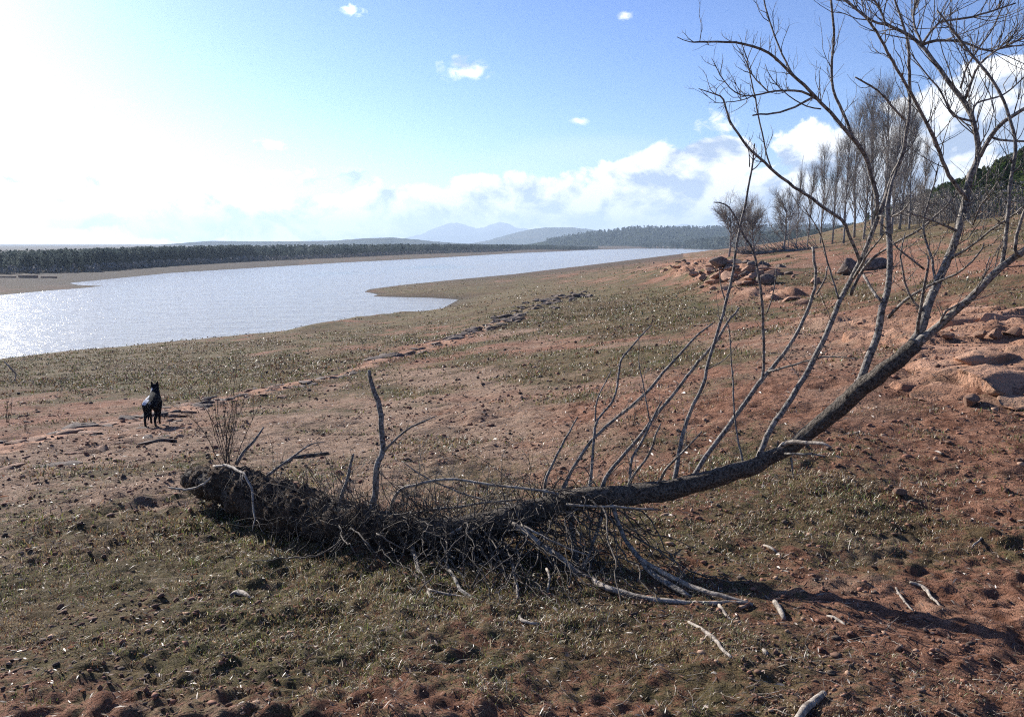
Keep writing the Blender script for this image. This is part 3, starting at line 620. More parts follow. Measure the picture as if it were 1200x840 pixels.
limb([(655,585,4.68,5),(665,560,4.72,4),(686,524,4.78,3.6),(711,499,4.84,3.6),(754,464,4.9,3.4),(783,431,4.96,3),(811,399,5,2.6),(836,378,5.05,1.6)], 6, .2, .003, 9)
limb([(690,575,4.65,4.5),(694,546,4.72,3.3),(697,503,4.8,2.9),(706,485,4.83,2.6),(722,460,4.88,2.5),(727,424,4.92,2.2),(744,403,4.95,1.9),(763,381,5,1.2)], 4, .15, .0025, 8,
  kids=[([(698,510,4.8,2),(699,474,4.84,1.7),(708,450,4.88,1.3),(716,434,4.9,.9)], 0, .1)])
limb([(636,592,4.72,4.2),(641,560,4.78,3.2),(658,524,4.85,2.6),(677,489,4.9,1.4)], 3, .15, .0025, 8)
limb([(735,578,4.6,5),(739,562,4.62,3.4),(741,537,4.66,3),(756,510,4.7,2.8),(771,480,4.75,2),(776,470,4.75,1.4)], 4, .2, .003, 8)
limb([(737,575,4.58,5),(742,556,4.5,3),(760,530,4.45,2.8),(768,508,4.4,2.2),(775,495,4.4,1.3)], 3, .2, .003, 8)
limb([(872,552,4.45,4),(866,520,4.5,2.2),(861,475,4.55,2),(858,439,4.6,1.7),(854,385,4.62,1.3),(850,372,4.62,.8)], 3, .12, .0025, 8)
limb([(765,575,4.58,4),(785,545,4.4,2.8),(805,524,4.3,2.4),(822,506,4.25,1.5)], 3, .2, .003, 8)
limb([(1090,372,4.15,3.5),(1073,355,4.1,2.6),(1062,330,4.08,2.2),(1056,300,4.05,1.8),(1062,272,4.05,1)], 3, .2, .003, 8)
limb([(1075,395,4.08,5),(1076,370,4.0,3.6),(1081,345,3.95,3.2),(1088,314,3.9,2.6),(1086,300,3.9,1.6)], 3, .2, .003, 8,
  kids=[([(1083,316,3.92,2.2),(1068,303,3.9,2),(1052,291,3.88,1.5),(1045,282,3.87,.9)], 4, .12)])
limb([(1112,305,4.22,4),(1135,292,4.1,2.6),(1160,272,4.0,2.4),(1190,250,3.9,2),(1230,215,3.8,1.4)], 10, .3, .003, 8)
limb([(1122,270,4.25,3.6),(1100,262,4.2,2),(1080,255,4.1,1.6),(1066,248,4.05,1)], 6, .2, .003, 7)
limb([(1128,250,4.28,3.6),(1140,262,4.2,2),(1150,240,4.1,1.6),(1175,205,4.0,1.3),(1190,180,4,.8)], 9, .28, .003, 7)
limb([(1098,335,4.18,3),(1092,305,4.25,2.6),(1082,270,4.3,2.4),(1087,240,4.35,2),(1094,215,4.4,1.6),(1100,190,4.4,1)], 8, .25, .003, 7)
# torn stub, bleached where the bark is gone
limb([(903,538,4.38,9),(914,527,4.36,7),(926,520,4.3,5.2),(945,519,4.2,4.6),(962,520,4.12,3.6),(975,524,4.08,1.5)], 0, mat='dead', lab='torn pale stub with peeled bark')
limb([(928,535,4.35,3),(930,548,4.34,2),(930,560,4.33,1)], 2, .1, .002, 6)
limb([(920,532,4.3,3),(950,533,4.2,2.4),(970,536,4.15,1.2)], 0, k=6)
# long sunlit stick lying over the brush and its bend
limb([(655,580,4.6,3.4),(638,575,4.62,3.2),(596,571,4.7,3),(558,566,4.78,3),(523,562,4.85,3),(490,567,4.9,3.3),(470,573,4.95,3.6),(461,587,5,4),(458,607,5.05,4.4)], 6, .25, .003, 9, 'dead', 'long pale peeled branch lying level over the brush')
limb([(771,596,4.4,2.2),(730,595,4.42,2.4),(700,593,4.45,2.6),(665,590,4.5,2.6)], 0, k=8, mat='dead', lab='thin pale peeled stick against the trunk')
limb([(611,615,4.5,2.6),(634,628,4.4,2.6),(665,642,4.3,2.2),(690,650,4.25,1.6)], 0, k=8, mat='dead', lab='thin pale broken stick hanging below the trunk')
# dead limbs that reach the ground in front
limb([(598,612,4.6,7),(634,636,4.45,6.5),(661,657,4.3,6.5),(688,676,4.18,6.2),(712,689,4.0,6.8),(741,698,3.92,7),(768,703,3.87,6.8),(806,706,3.83,6),(851,706,3.82,4.8),(880,708,3.8,3)], 5, .2, .003, 11, 'dead', 'thick bleached limb bowed down to the ground')
limb([(718,590,4.55,6),(722,606,4.5,5),(733,632,4.42,4.6),(752,659,4.25,6.4),(779,682,4.07,7),(800,694,3.97,6.4),(812,700,3.92,5)], 6, .25, .003, 10)
limb([(752,655,4.25,4.6),(771,667,4.16,5),(810,686,4.0,5.6),(844,697,3.88,5),(882,710,None,2.8)], 2, .15, .003, 9, 'dead', 'sun-bleached limb end resting on the grass')
limb([(667,598,4.6,8),(672,632,4.62,7),(676,662,None,5)], 4, .3, .003, 10)
limb([(710,585,4.6,5),(700,620,4.55,4),(690,650,4.4,3.6),(684,668,None,3)], 4, .3, .003, 8)
limb([(842,708,3.82,4.4),(863,735,3.6,5),(878,754,3.48,5.2),(897,768,None,3.8)], 2, .1, .003, 9, 'dead', 'knobbly bleached branch tip lying on the grass')
limb([(484,640,4.7,5.6),(494,675,4.28,4.6),(507,704,3.95,4.4),(510,728,None,2)], 2, .12, .003, 8, 'dead')
limb([(600,660,4.3,3.6),(607,688,4.02,3.4),(609,715,3.8,3.4),(612,730,None,2.8),(634,733,None,1.8)], 2, .1, .002, 8, 'dead')
limb([(520,655,4.5,4),(540,690,4.02,4.4),(568,709,3.86,4.6),(599,733,None,2.2)], 5, .2, .003, 8)
limb([(500,690,4.02,3),(518,694,3.98,3.4),(555,705,3.87,2.4)], 1, .1, .002, 7, 'dead')
limb([(640,665,4.2,3),(644,678,4.1,3),(641,700,3.95,3.2)], 0, k=7, mat='dead')
limb([(497,622,4.8,3),(515,632,4.7,5),(530,624,4.65,5),(545,615,4.65,3),(540,612,4.6,1.6)], 0, k=8, mat='dead', lab='pale forked broken piece on the brush')
limb([(518,634,4.7,3),(524,645,4.65,3.4),(532,653,4.45,2.6)], 0, k=7, mat='dead')
# upright snags on the root end
limb([(436,615,4.95,11),(438,590,5.0,8),(440,560,5.0,7),(444,540,5.02,6.6),(449,527,5.05,6.4),(448,505,5.07,6),(444,470,5.1,5.8),(437,450,5.1,4.8),(432,434,5.1,3.4)], 3, .08, .004, 11, lab='upright broken snag', jit=.007,
     kids=[([(450,530,5.05,3),(460,518,5.0,2.6),(473,507,5.0,2.2),(493,496,5.0,1.8),(512,487,5.0,1)], 2, .1)])
limb([(400,608,5.1,6),(398,590,5.1,4.8),(406,567,5.12,4),(409,545,5.15,3.4),(413,532,5.15,2)], 4, .15, .003, 8)
limb([(250,546,6.05,2.5),(263,545,5.95,3.6),(276,550,5.8,3.4),(287,556,5.6,3),(293,572,5.5,2.6),(296,590,5.42,2.4),(300,606,5.35,2),(297,622,5.28,1.2)], 9, .2, .003, 8, 'dead', 'pale bare root drooping to the ground', up=-.1, jit=.009)
limb([(197,571,6.0,2),(223,573,5.95,2.8),(240,566,5.9,3),(249,558,5.9,2.6)], 2, .1, .002, 7, 'dead')
limb([(277,545,6.3,4),(286,530,6.35,3.6),(297,518,6.4,3.2),(309,501,6.45,1.8)], 3, .12, .003, 8)
limb([(310,560,6.2,4),(330,545,6.3,3),(347,533,6.4,2.4),(365,521,6.5,1.6),(380,518,6.5,1)], 3, .12, .003, 8)
limb([(450,612,5.1,5),(470,602,5.0,3.4),(510,598,4.9,3),(560,590,4.85,2.6),(610,585,4.8,2)], 5, .25, .003, 8)
limb([(640,606,4.8,4),(600,592,5,3),(545,580,5.2,2.4),(500,560,5.3,1.8),(470,540,5.4,1)], 9, .35, .003, 8)
# brush: dead twigs tangled along the trunk
tb = Tubes(ORG)
for i in range(620):
    k = int(R.triangular(.1, .58, .85)*len(TP)*.8); p = TP[k]+R.normal(size=3)*np.array([.12,.10,.06]); 
    up_ = R.uniform() < .55
    d = np.array([R.normal()*.8, R.normal()*.6-.1, R.uniform(.15,1.1) if up_ else R.uniform(-.8,-.1)]); L = R.uniform(.12,.5)*(1 if k > len(TP)*.25 else .55)
    W = twig_path(p, d, L, 5, .08 if up_ else -.02, .3)
    for q in range(len(W)):
        W[q,2] = max(W[q,2], -9)
    r = R.uniform(.0016,.0045); tb.add(W, np.linspace(r, r*.4, len(W)), 4)
    if R.uniform() < .6: twigs(tb, W, np.linspace(r, r*.4, len(W)), 3, L*.5, r*.6, .1, 0, k=3)
tag(tb.build('brush', M['twig'], ft), kind='stuff')
tb = Tubes(ORG)
for i in range(230):                                            # limbs lying in the hollow under the trunk
    k = int(R.triangular(.33,.55,.68)*len(TP)); p = TP[k].copy(); q = p+np.array([R.normal()*.28+.18, -1.1*R.uniform(0,1)**1.5+.12, 0]); q[2] = hz(q[0], q[1])+.02
    p += R.normal(size=3)*.05; m = (p+q)/2+R.normal(size=3)*.10
    P = smooth_curve([p, p*.7+m*.3+R.normal(size=3)*.03, m, q], .04, .012); r = R.uniform(.0025,.007); tb.add(P, np.linspace(r, r*.5, len(P)), 5)
    if R.uniform() < .6: twigs(tb, P, np.linspace(r, r*.5, len(P)), 3, .2, r*.5, .1, 0, k=3)
tag(tb.build('brush', M['twig'], ft), kind='stuff')
# root mass with caked soil and hanging rootlets
def lump(P, k=44, seed=5):
    n = len(P); T = np.gradient(P[:,:3], axis=0); T /= np.linalg.norm(T, axis=1)[:,None]; up = np.array([0,0,1.]); S = np.cross(T, up); S /= np.linalg.norm(S, axis=1)[:,None]; U = np.cross(S, T)
    th = np.linspace(0, 2*np.pi, k, endpoint=False); D_ = np.cos(th)[None,:,None]*S[:,None]+np.sin(th)[None,:,None]*U[:,None]; V = P[:,None,:3]+P[:,3][:,None,None]*D_
    f = .35*perlin(V[...,0]*5+V[...,2]*4, V[...,1]*5+V[...,2]*3, seed)+.3*perlin(V[...,0]*13+V[...,2]*9, V[...,1]*13-V[...,2]*9, seed+1)+.2*perlin(V[...,0]*34+V[...,2]*21, V[...,1]*34-V[...,2]*25, seed+2)
    V = V+D_*(P[:,3][:,None]*f)[...,None]; V = np.concatenate([V.reshape(-1,3), P[:1,:3], P[-1:,:3]])-ORG
    i = np.arange(n-1)[:,None]*k; j = np.arange(k)[None]; jn = (j+1) % k; Q = np.stack([i+j, i+jn, i+k+jn, i+k+j], -1).reshape(-1,4); j = j[0]; jn = jn[0]
    return V, [Q, np.stack([np.full(k,n*k), jn, j],1), np.stack([np.full(k,n*k+1), (n-1)*k+j, (n-1)*k+jn],1)]
DEP = lambda px: np.interp(px, [222,262,300,350,400,440,480,560], [6.3,6.05,5.75,5.4,5.1,4.95,4.83,4.7])
Pm = [[*at(px, py, DEP(px)), r] for px, py, r in [(214,566,.03),(226,564,.085),(248,566,.11),(275,573,.135),(305,585,.155),(335,595,.15),(365,604,.14),(400,612,.125),(440,621,.12),(480,629,.11),(520,632,.07)]]
V, Fc = lump(smooth_curve(Pm, .015)); rm = mesh('root_mass', V, Fc, M['root'], ft)
tb = Tubes(ORG)
for i in range(480):
    px = 222+270*R.uniform(0,1)**1.1; an = R.uniform(-.5, 3.6); rr = np.interp(px, [222,260,300,400,500], [.09,.14,.17,.13,.09])
    p = at(px, np.interp(px,[218,250,305,365,440,520],[566,568,590,606,622,632]), DEP(px))+np.array([math.cos(an)*.25, -abs(math.cos(an))*.9, math.sin(an)])*rr
    d = np.array([R.normal()*1.0, R.normal()*.5-.3, R.normal()*.7]); L = R.uniform(.04,.24)
    W = twig_path(p, d, L, 5, -.10, .4); r = R.uniform(.001,.003); tb.add(W, np.linspace(r, r*.4, len(W)), 3)
tag(tb.build('rootlets', M['root'], ft), kind='stuff')

def sapling(name, label, cat, px, py, depth, z0, n, h, spreadx=.35, mat='twig', r0=.0035, tw=5):
    b = gpd(px, py) if z0 is None else at(px, py, depth)
    e = tag(empty(name, b), label, cat); 
    for i in range(n):
        d = np.array([R.normal()*spreadx, R.normal()*spreadx, 1]); P = twig_path(b+R.normal(size=3)*[.02,.02,0]-[0,0,.02], d, h*R.uniform(.5,1), 9, .05, .10)
        tb = Tubes(b); r = np.linspace(r0, r0*.3, len(P)); tb.add(P, r, 5); twigs(tb, P, r, tw, h*.22, r0*.45, .2, 1, .25, .6, 3); tb.build('stem', M[mat], e)
    return e
sapling('leafless_shrub', 'thin leafless shrub standing up behind the torn root end', 'shrub', 268, 550, 6.15, 1, 14, .95, .25, r0=.0034, tw=8)
sapling('dry_weed', 'spindly bare weed stem left of the dog near the ledge', 'weed', 30, 505, 0, None, 5, .4, .25, r0=.003, tw=4)
sapling('dry_weed', 'tall faint weed stems at the left edge of the meadow', 'weed', 8, 495, 0, None, 6, .7, .25, r0=.004, tw=4)
sapling('dry_weed', 'small bare weed sprig in the grass behind the middle limbs', 'weed', 742, 500, 0, None, 5, .35, .3, r0=.003, tw=4)
# loose sticks
def stick(label, pts, mat='dead', tw=0, name='stick', cat='stick', extra=()):
    P, r = C(pts, .03, .003); o0 = P[0]; tb = Tubes(o0); tb.add(P, r, 8, .12)
    if tw: twigs(tb, P, r, tw, .15, .003, .05, 0)
    for e in extra: P2, r2 = C(e, .03, .002); tb.add(P2, r2, 6)
    o = tb.build(name, M[mat]); o.location = tuple(o0); tag(o, label, cat); return o
stick('grey broken stick end at the bottom edge of the foreground', [(930,850,None,5),(950,828,None,5.5),(965,816,None,4)])
stick('short pale log piece beside the tips of the dead limbs', [(907,709,None,3),(914,717,None,3.4),(918,726,None,2.6)], name='log')
stick('crooked pale stick lying below the bleached limb', [(806,730,None,1.8),(832,747,None,2.4),(856,772,None,2)])
stick('pale forked twig lying on the grass at right', [(1066,684,None,1.6),(1080,690,None,2),(1093,703,None,1.8),(1105,715,None,1)], extra=[[(1050,690,None,1.2),(1058,703,None,1.6),(1069,716,None,1)],[(1080,690,None,1.3),(1088,700,None,1.2),(1092,704,None,.8)]], name='twig', cat='twig')
stick('short pale twig lying below the forked twig', [(970,722,None,1.6),(982,729,None,2.2),(991,733,None,1.4)], name='twig', cat='twig')
stick('thin straw-like stem leaning on the red soil at right edge', [(1133,648,None,1),(1148,632,None,1.2),(1162,617,None,.8)], name='twig', cat='twig')
stick('pale split wood chip on the grass below the root end', [(270,700,None,2),(280,697,None,4),(293,701,None,1.5)], name='wood_chip', cat='wood chip')
stick('tiny pale stick on the red patch right of the trunk', [(895,640,None,1.4),(903,644,None,1.8),(911,649,None,1.2)], name='twig', cat='twig')
stick('long dark twig lying in the sand behind the root end', [(330,545,None,2),(350,537,None,2.2),(385,532,None,1.4)], 'twig')
tb = Tubes()
for i in range(500):
    if R.uniform() < .55: x = R.normal()*.9+.5; y = R.uniform(2.5,4.6)
    else: x = R.normal()*.55+1.25; y = 2.7+abs(R.normal())*.45
    z = hz(x, y)+.004; a = R.uniform(0,6.28); W = twig_path(np.array([x,y,z]), np.array([math.cos(a),math.sin(a),.1]), R.uniform(.03,.14), 4, 0, .25)
    W[:,2] = z+np.abs(W[:,2]-z)*.6; r = R.uniform(.0006,.0016); tb.add(W, np.linspace(r, r*.6, len(W)), 3)
tag(tb.build('dry_straw', M['dead']), 'dry straw and broken twiglets matted on the grass in the foreground', 'straw', kind='stuff')
# pale pole with a leaning arm at the water's edge
b = gpd(19, 450); e = tag(empty('pole', b), 'thin pale pole with slanting arm at the water edge, far left', 'pole')
s_ = b[1]/F; tb = Tubes(b); tb.add([b-[0,0,.1], b+[0,0,13*s_]], .45*s_, 6); tb.build('post', M['dead'], e)
tb = Tubes(b); tb.add([b+[0,0,13*s_], b+[-12*s_,0,27*s_]], [1.1*s_,.6*s_], 6); tb.build('arm', M['dead'], e)

# ---------------------------------------------------------------- dog
def dog():
    b = gpd(180, 499); e = tag(empty('dog', b), 'black dog with white patches painted for sun sheen, seen from behind, walking towards the water', 'dog')
    e.rotation_euler = (0,0,math.radians(8))                    # nose points along +Y
    J = {'pelvis':(0,-.17,.44,.088),'loin':(0,-.02,.46,.092),'chest':(0,.15,.44,.118),'neck':(-.01,.27,.54,.072),'poll':(-.03,.33,.655,.062),'brow':(-.035,.38,.665,.055),'snout':(-.045,.45,.63,.032),'nose':(-.05,.50,.62,.022),
         'tail1':(.01,-.25,.43,.026),'tail2':(.02,-.31,.34,.024),'tail3':(.015,-.33,.24,.02),'tail4':(.01,-.36,.17,.01)}
    Ed = [('pelvis','loin'),('loin','chest'),('chest','neck'),('neck','poll'),('poll','brow'),('brow','snout'),('snout','nose'),('pelvis','tail1'),('tail1','tail2'),('tail2','tail3'),('tail3','tail4')]
    for s, n, o1 in ((-1,'L',.0),(1,'R',.05)):
        J['hip'+n] = (s*.075,-.17,.40,.07); J['knee'+n] = (s*.085,-.09+o1,.27,.05); J['hock'+n] = (s*.078,-.24+o1,.15,.024); J['hp'+n] = (s*.078,-.21+o1,.03,.02); J['ht'+n] = (s*.078,-.165+o1,.018,.02)
        J['sh'+n] = (s*.08,.17,.38,.06); J['el'+n] = (s*.085,.12,.26,.036); J['wr'+n] = (s*.08,.155-o1,.12,.022); J['fp'+n] = (s*.08,.15-o1,.03,.02); J['ft'+n] = (s*.08,.19-o1,.018,.02)
        Ed += [('pelvis','hip'+n),('hip'+n,'knee'+n),('knee'+n,'hock'+n),('hock'+n,'hp'+n),('hp'+n,'ht'+n),('chest','sh'+n),('sh'+n,'el'+n),('el'+n,'wr'+n),('wr'+n,'fp'+n),('fp'+n,'ft'+n)]
        J['e1'+n] = (-.032+s*.045,.335,.70,.026); J['e2'+n] = (-.032+s*.055,.33,.76,.008); Ed += [('poll','e1'+n),('e1'+n,'e2'+n)]
    ks = list(J); me = bpy.data.meshes.new('body'); me.from_pydata([J[k][:3] for k in ks], [(ks.index(a), ks.index(b)) for a, b in Ed], [])
    o = bpy.data.objects.new('body', me); col.objects.link(o); o.parent = e
    md = o.modifiers.new('Skin', 'SKIN')
    for i, k in enumerate(ks):
        v = me.skin_vertices[0].data[i]; v.radius = (J[k][3],)*2; v.use_root = (k == 'pelvis')
    o.modifiers.new('Sub', 'SUBSURF').levels = 2; o.modifiers['Sub'].render_levels = 2
    m, t, bs = material('dog_fur'); tc = t.new('ShaderNodeTexCoord'); v = tc.outputs['Object']; sx = t.new('ShaderNodeSeparateXYZ'); t.lk(v, sx.inputs[0])
    n = t.noise(v, 7, 4, .6)
    # sun sheen on the back, left flank and hip, painted in as white patches
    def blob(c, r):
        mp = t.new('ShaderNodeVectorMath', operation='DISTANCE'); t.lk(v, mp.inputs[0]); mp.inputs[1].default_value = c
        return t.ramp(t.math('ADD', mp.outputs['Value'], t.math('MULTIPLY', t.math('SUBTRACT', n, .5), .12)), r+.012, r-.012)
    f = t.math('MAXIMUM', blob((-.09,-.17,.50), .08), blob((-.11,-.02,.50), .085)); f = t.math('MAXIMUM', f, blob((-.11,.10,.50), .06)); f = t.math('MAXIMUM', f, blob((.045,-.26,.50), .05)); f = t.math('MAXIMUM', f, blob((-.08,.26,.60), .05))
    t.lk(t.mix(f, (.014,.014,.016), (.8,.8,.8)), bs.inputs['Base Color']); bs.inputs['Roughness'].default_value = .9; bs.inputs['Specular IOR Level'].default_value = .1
    n2 = t.noise(v, 60, 4, .7); bp = t.new('ShaderNodeBump', i_Strength=.8, i_Distance=.012); t.lk(n2, bp.inputs['Height']); t.lk(bp.outputs[0], bs.inputs['Normal'])
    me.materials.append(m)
    V, Fc = ico(2)
    for s in (-1,1):
        q = mesh('eye', V*.009+[-.036+s*.03,.415,.675], [Fc], M['root'], e)
    q = mesh('nose', V*[.016,.012,.012]+[-.051,.515,.622], [Fc], M['root'], e)
    e.scale = (b[1]/13.0*.86,)*3
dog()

# ---------------------------------------------------------------- bare trees of the shore
def grow(tb, p, d, L, r, lv, cfg):
    n = cfg['seg'][lv]; P = [p]; dd = unit(d); rs = np.linspace(r, r*cfg['taper'][lv], n+1)
    for i in range(n):
        dd = unit(dd+R.normal(size=3)*cfg['wob'][lv]+np.array([0,0,cfg['up'][lv]])); P.append(P[-1]+dd*L/n)
    P = np.array(P); tb[min(lv,len(tb)-1)].add(P, rs, (8,5,3,3)[lv])
    if lv+1 >= len(cfg['num']): return
    T = np.gradient(P, axis=0)
    for k in range(cfg['num'][lv+1]):
        t = R.uniform(cfg['t0'][lv+1], 1); f = t*n; i = min(int(f), n-1); q = P[i]+(P[i+1]-P[i])*(f-i); a = unit(T[i])
        s = R.normal(size=3); s = unit(s-a*(s@a)); g = cfg['ang'][lv+1]*R.uniform(.6,1.3)
        l = cfg['len'][lv+1]*R.uniform(.55,1.1)*(1-cfg['sh'][lv+1]*(t-cfg['t0'][lv+1]))
        grow(tb, q, a*math.cos(g)+s*math.sin(g), l, min(rs[i]*.6, cfg['r'][lv+1]), lv+1, cfg)
POP = dict(num=[1,56,10,5], seg=[12,7,5,3], taper=[.15,.3,.4,.5], wob=[.03,.07,.12,.15], up=[.05,.14,.12,.08], t0=[0,.14,.12,.1], ang=[0,.6,.55,.6], len=[15,5.6,2.0,.9], sh=[0,.7,.3,.2], r=[.17,.05,.015,.008])
SPR = dict(num=[1,20,12,9], seg=[7,7,5,3], taper=[.35,.3,.4,.5], wob=[.08,.10,.14,.18], up=[.03,.06,.05,.03], t0=[0,.25,.15,.1], ang=[0,.75,.6,.7], len=[4.6,3.4,1.5,.75], sh=[0,.3,.3,.2], r=[.13,.05,.019,.012])
def bare_tree(cfg, h0):
    tb = [Tubes(), Tubes()]; grow(tb, np.zeros(3)-[0,0,.3], np.array([0.02,0,1]), h0, cfg['r'][0], 0, cfg)
    e = empty('bare_tree', (0,0,0)); tb[0].build('trunk', M['grove'], e); tb[1].build('crown', M['grove'], e); return e
def copy_tree(e):
    c = e.copy(); col.objects.link(c)
    for ch in list(e.children): d = ch.copy(); col.objects.link(d); d.parent = c
    return c
PP = [bare_tree(POP, 15) for _ in range(3)]; SS = [bare_tree(SPR, 4.6) for _ in range(2)]; used = set()
def put(protos, px, y, toppx, H0, label, cat, group, i, wid=1.0, lean=0):
    P = protos[i % len(protos)]
    x = (px-600)/F*y*1.0; z = hz(x, y)
    if id(P) in used: o = copy_tree(P)
    else: o = P; used.add(id(P))
    top = at(px, toppx, y)[2]; s = (top-z)/H0
    o.location = (x, y, z); o.scale = (s*wid, s*wid, s); o.rotation_euler = (0, lean, R.uniform(0,6.28)); tag(o, label, cat, group); return o
ordn = 'first second third fourth fifth sixth seventh eighth ninth tenth eleventh twelfth thirteenth fourteenth fifteenth sixteenth'.split()
grove = [(921,88,222,.8),(930,96,200,.8),(943,92,195,.8),(958,98,172,.85),(972,90,165,.9),(985,84,150,.9),(997,94,125,1),(1008,86,140,1),(1018,92,108,1),(1028,86,95,1.0),(1040,80,118,1.05),(1049,90,122,1),(1060,86,140,1),(1074,94,165,1)]
for i, (px, y, top, w) in enumerate(grove):
    put(PP, px, y, top, 15.5, f'tall bare grey poplar, {ordn[i]} from the left in the grove on the shore', 'tree', 'bare poplars of the shore grove', i, w*.95)
put(SS, 852, 76, 216, 7.2, 'leafless spreading tree at the left end, leaning slightly towards the lake', 'tree', 'low leafless trees left of the grove', 0, 1.0, -.12)
put(SS, 870, 80, 222, 7.2, 'slender leafless tree in the middle of three left of the grove', 'tree', 'low leafless trees left of the grove', 1, 1.0, .05)
put(SS, 882, 77, 226, 7.2, 'leafless spreading tree nearest the grove of the three beside the lake', 'tree', 'low leafless trees left of the grove', 0, 1.0, .1)
put(SS, 915, 82, 214, 7.2, 'broad leafless tree at the left front of the poplar grove', 'tree', None, 1, 1.0, .05)
for i, (px, y, top) in enumerate([(1085,96,222),(1104,100,215),(1122,98,210),(1068,100,205)]):
    put(SS, px, y, top, 7.2, ['low bare grey tree just right of the poplar grove','bare grey tree before the pine wood, second right of the grove','bare grey tree before the pine wood, farthest right','bare grey tree tucked against the right edge of the grove'][i], 'tree', None, i, .9)
# grey tangled tree lying on the ground before the grove
b = np.array([(870-600)/F*72, 72, 0]); b[2] = hz(b[0], b[1]); e = tag(empty('fallen_tree', b), 'grey fallen tree, a long tangle of branches lying before the far grove', 'fallen tree')
tb = Tubes(b); P = smooth_curve([b+[-.3,0,.3], b+[3,.2,.35], b+[7,1,.4]], .4, .02); tb.add(P, np.linspace(.12,.26,len(P)), 8); tb.build('trunk', M['grove'], e)
tb = Tubes(b)
for i in range(260):
    t = R.uniform(0,1); p = P[int(t*(len(P)-1))]; d = np.array([-R.uniform(.3,1.2), R.normal()*.6, R.uniform(-.1,.95)]); r = R.uniform(.01,.035); W = twig_path(p, d, R.uniform(.8,2.6), 5, .0, .15); W[:,2] = np.maximum(W[:,2], b[2]+.03); tb.add(W, np.linspace(r, r*.4, len(W)), 3)
tb.build('crown', M['grove'], e)

# ---------------------------------------------------------------- woods
def wood(name, X, Y, Z, Hh, Wd, nq, mat, q, label, conic=.5):
    n = len(X); t = R.uniform(0,1,(n,nq))**.8; a = R.uniform(0,6.28,(n,nq)); 
    rad = Wd[:,None]*np.clip((1-t)**conic, .12, 1)*np.sqrt(R.uniform(.25,1,(n,nq)))*(.8+.35*np.sin(a*3+t*9))
    c = np.stack([X[:,None]+rad*np.cos(a), Y[:,None]+rad*np.sin(a), Z[:,None]+Hh[:,None]*(.08+.92*t)], -1).reshape(-1,3)
    m = len(c); s = np.repeat(q*Hh, nq)*R.uniform(.5,1.3,m)
    u = R.normal(size=(m,3)); u /= np.linalg.norm(u,axis=1)[:,None]; v = np.cross(u, R.normal(size=(m,3))); v /= np.linalg.norm(v,axis=1)[:,None]+1e-9
    u *= s[:,None]; v *= s[:,None]*.7
    V = np.stack([c-u, c-v*.8, c+u, c+v], 1).reshape(-1,3); b = np.arange(m)[:,None]*4; Qf = b+np.array([[0,1,2,3]])
    # trunks
    tw = (Hh*.018)[:,None]; base_ = np.stack([X,Y,Z-.4],-1); k = m*4; TV = []
    for j in range(4):
        an = j*np.pi/2; off = np.stack([np.cos(an)*tw[:,0], np.sin(an)*tw[:,0], 0*X], -1); TV.append(base_+off); TV.append(base_+off*.6+np.stack([0*X,0*X,Hh*.7],-1))
    TV = np.stack(TV, 1).reshape(-1,3); bb = np.arange(n)[:,None]*8+k
    TF = np.concatenate([bb+np.array([[2*j, (2*j+2) % 8, (2*j+3) % 8, 2*j+1]]) for j in range(4)])
    o = mesh(name, np.concatenate([V,TV]), [Qf, TF], mat, smooth=False); tag(o, label, 'wood', kind='stuff'); return o
def lines(pts, n, deep, fs):
    """trees along a band given by (px, distance); extends deep metres beyond"""
    P = np.array([[(p-600)/F*d, d] for p, d in pts]); seg = np.r_[0, np.cumsum(np.linalg.norm(np.diff(P,axis=0),axis=1))]
    t = np.sort(R.uniform(0, seg[-1], n)); x = np.interp(t, seg, P[:,0]); y = np.interp(t, seg, P[:,1]); dd = deep*R.uniform(0,1,n)**1.5
    r = np.hypot(x,y); x = x+x/r*dd; y = y+y/r*dd; return x, y, dd
# the pine wood across the lake
x, y, dd = lines([(-700,215),(-300,215),(0,216),(100,235),(200,300),(300,380),(400,470),(500,590),(600,800),(660,930),(700,1100)], 5200, 90, 1)
x2, y2, _d = lines([(-400,214),(0,216),(100,235),(200,300),(300,380)], 2600, 70, 1); x = np.r_[x, x2]; y = np.r_[y, y2]
z = ground_base(x, y); target = (-2.6*perlin(x/24, y/30, 5)-1.2*perlin(x/7, y/8, 6))*200/np.hypot(x,y)+1+np.interp(600+F*x/y, [-400,0,100,200,300,400,500,600,650,700], [291,292,290.5,288,286.5,285.5,285,285.5,286.5,288])
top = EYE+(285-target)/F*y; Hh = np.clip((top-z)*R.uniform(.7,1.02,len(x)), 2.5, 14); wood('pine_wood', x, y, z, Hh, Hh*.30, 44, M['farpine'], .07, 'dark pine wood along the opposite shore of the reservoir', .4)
# scrub at its foot
x, y, dd = lines([(-300,206),(0,207),(100,224),(200,285),(300,360),(400,445),(500,560),(600,760)], 1500, 12, 1); z = ground_base(x,y); Hh = R.uniform(.8,2.2,len(x)); 
wood('scrub', x, y, z, Hh, Hh*.6, 14, M['grove'], .2, 'low grey scrub at the foot of the far pine wood', .3)
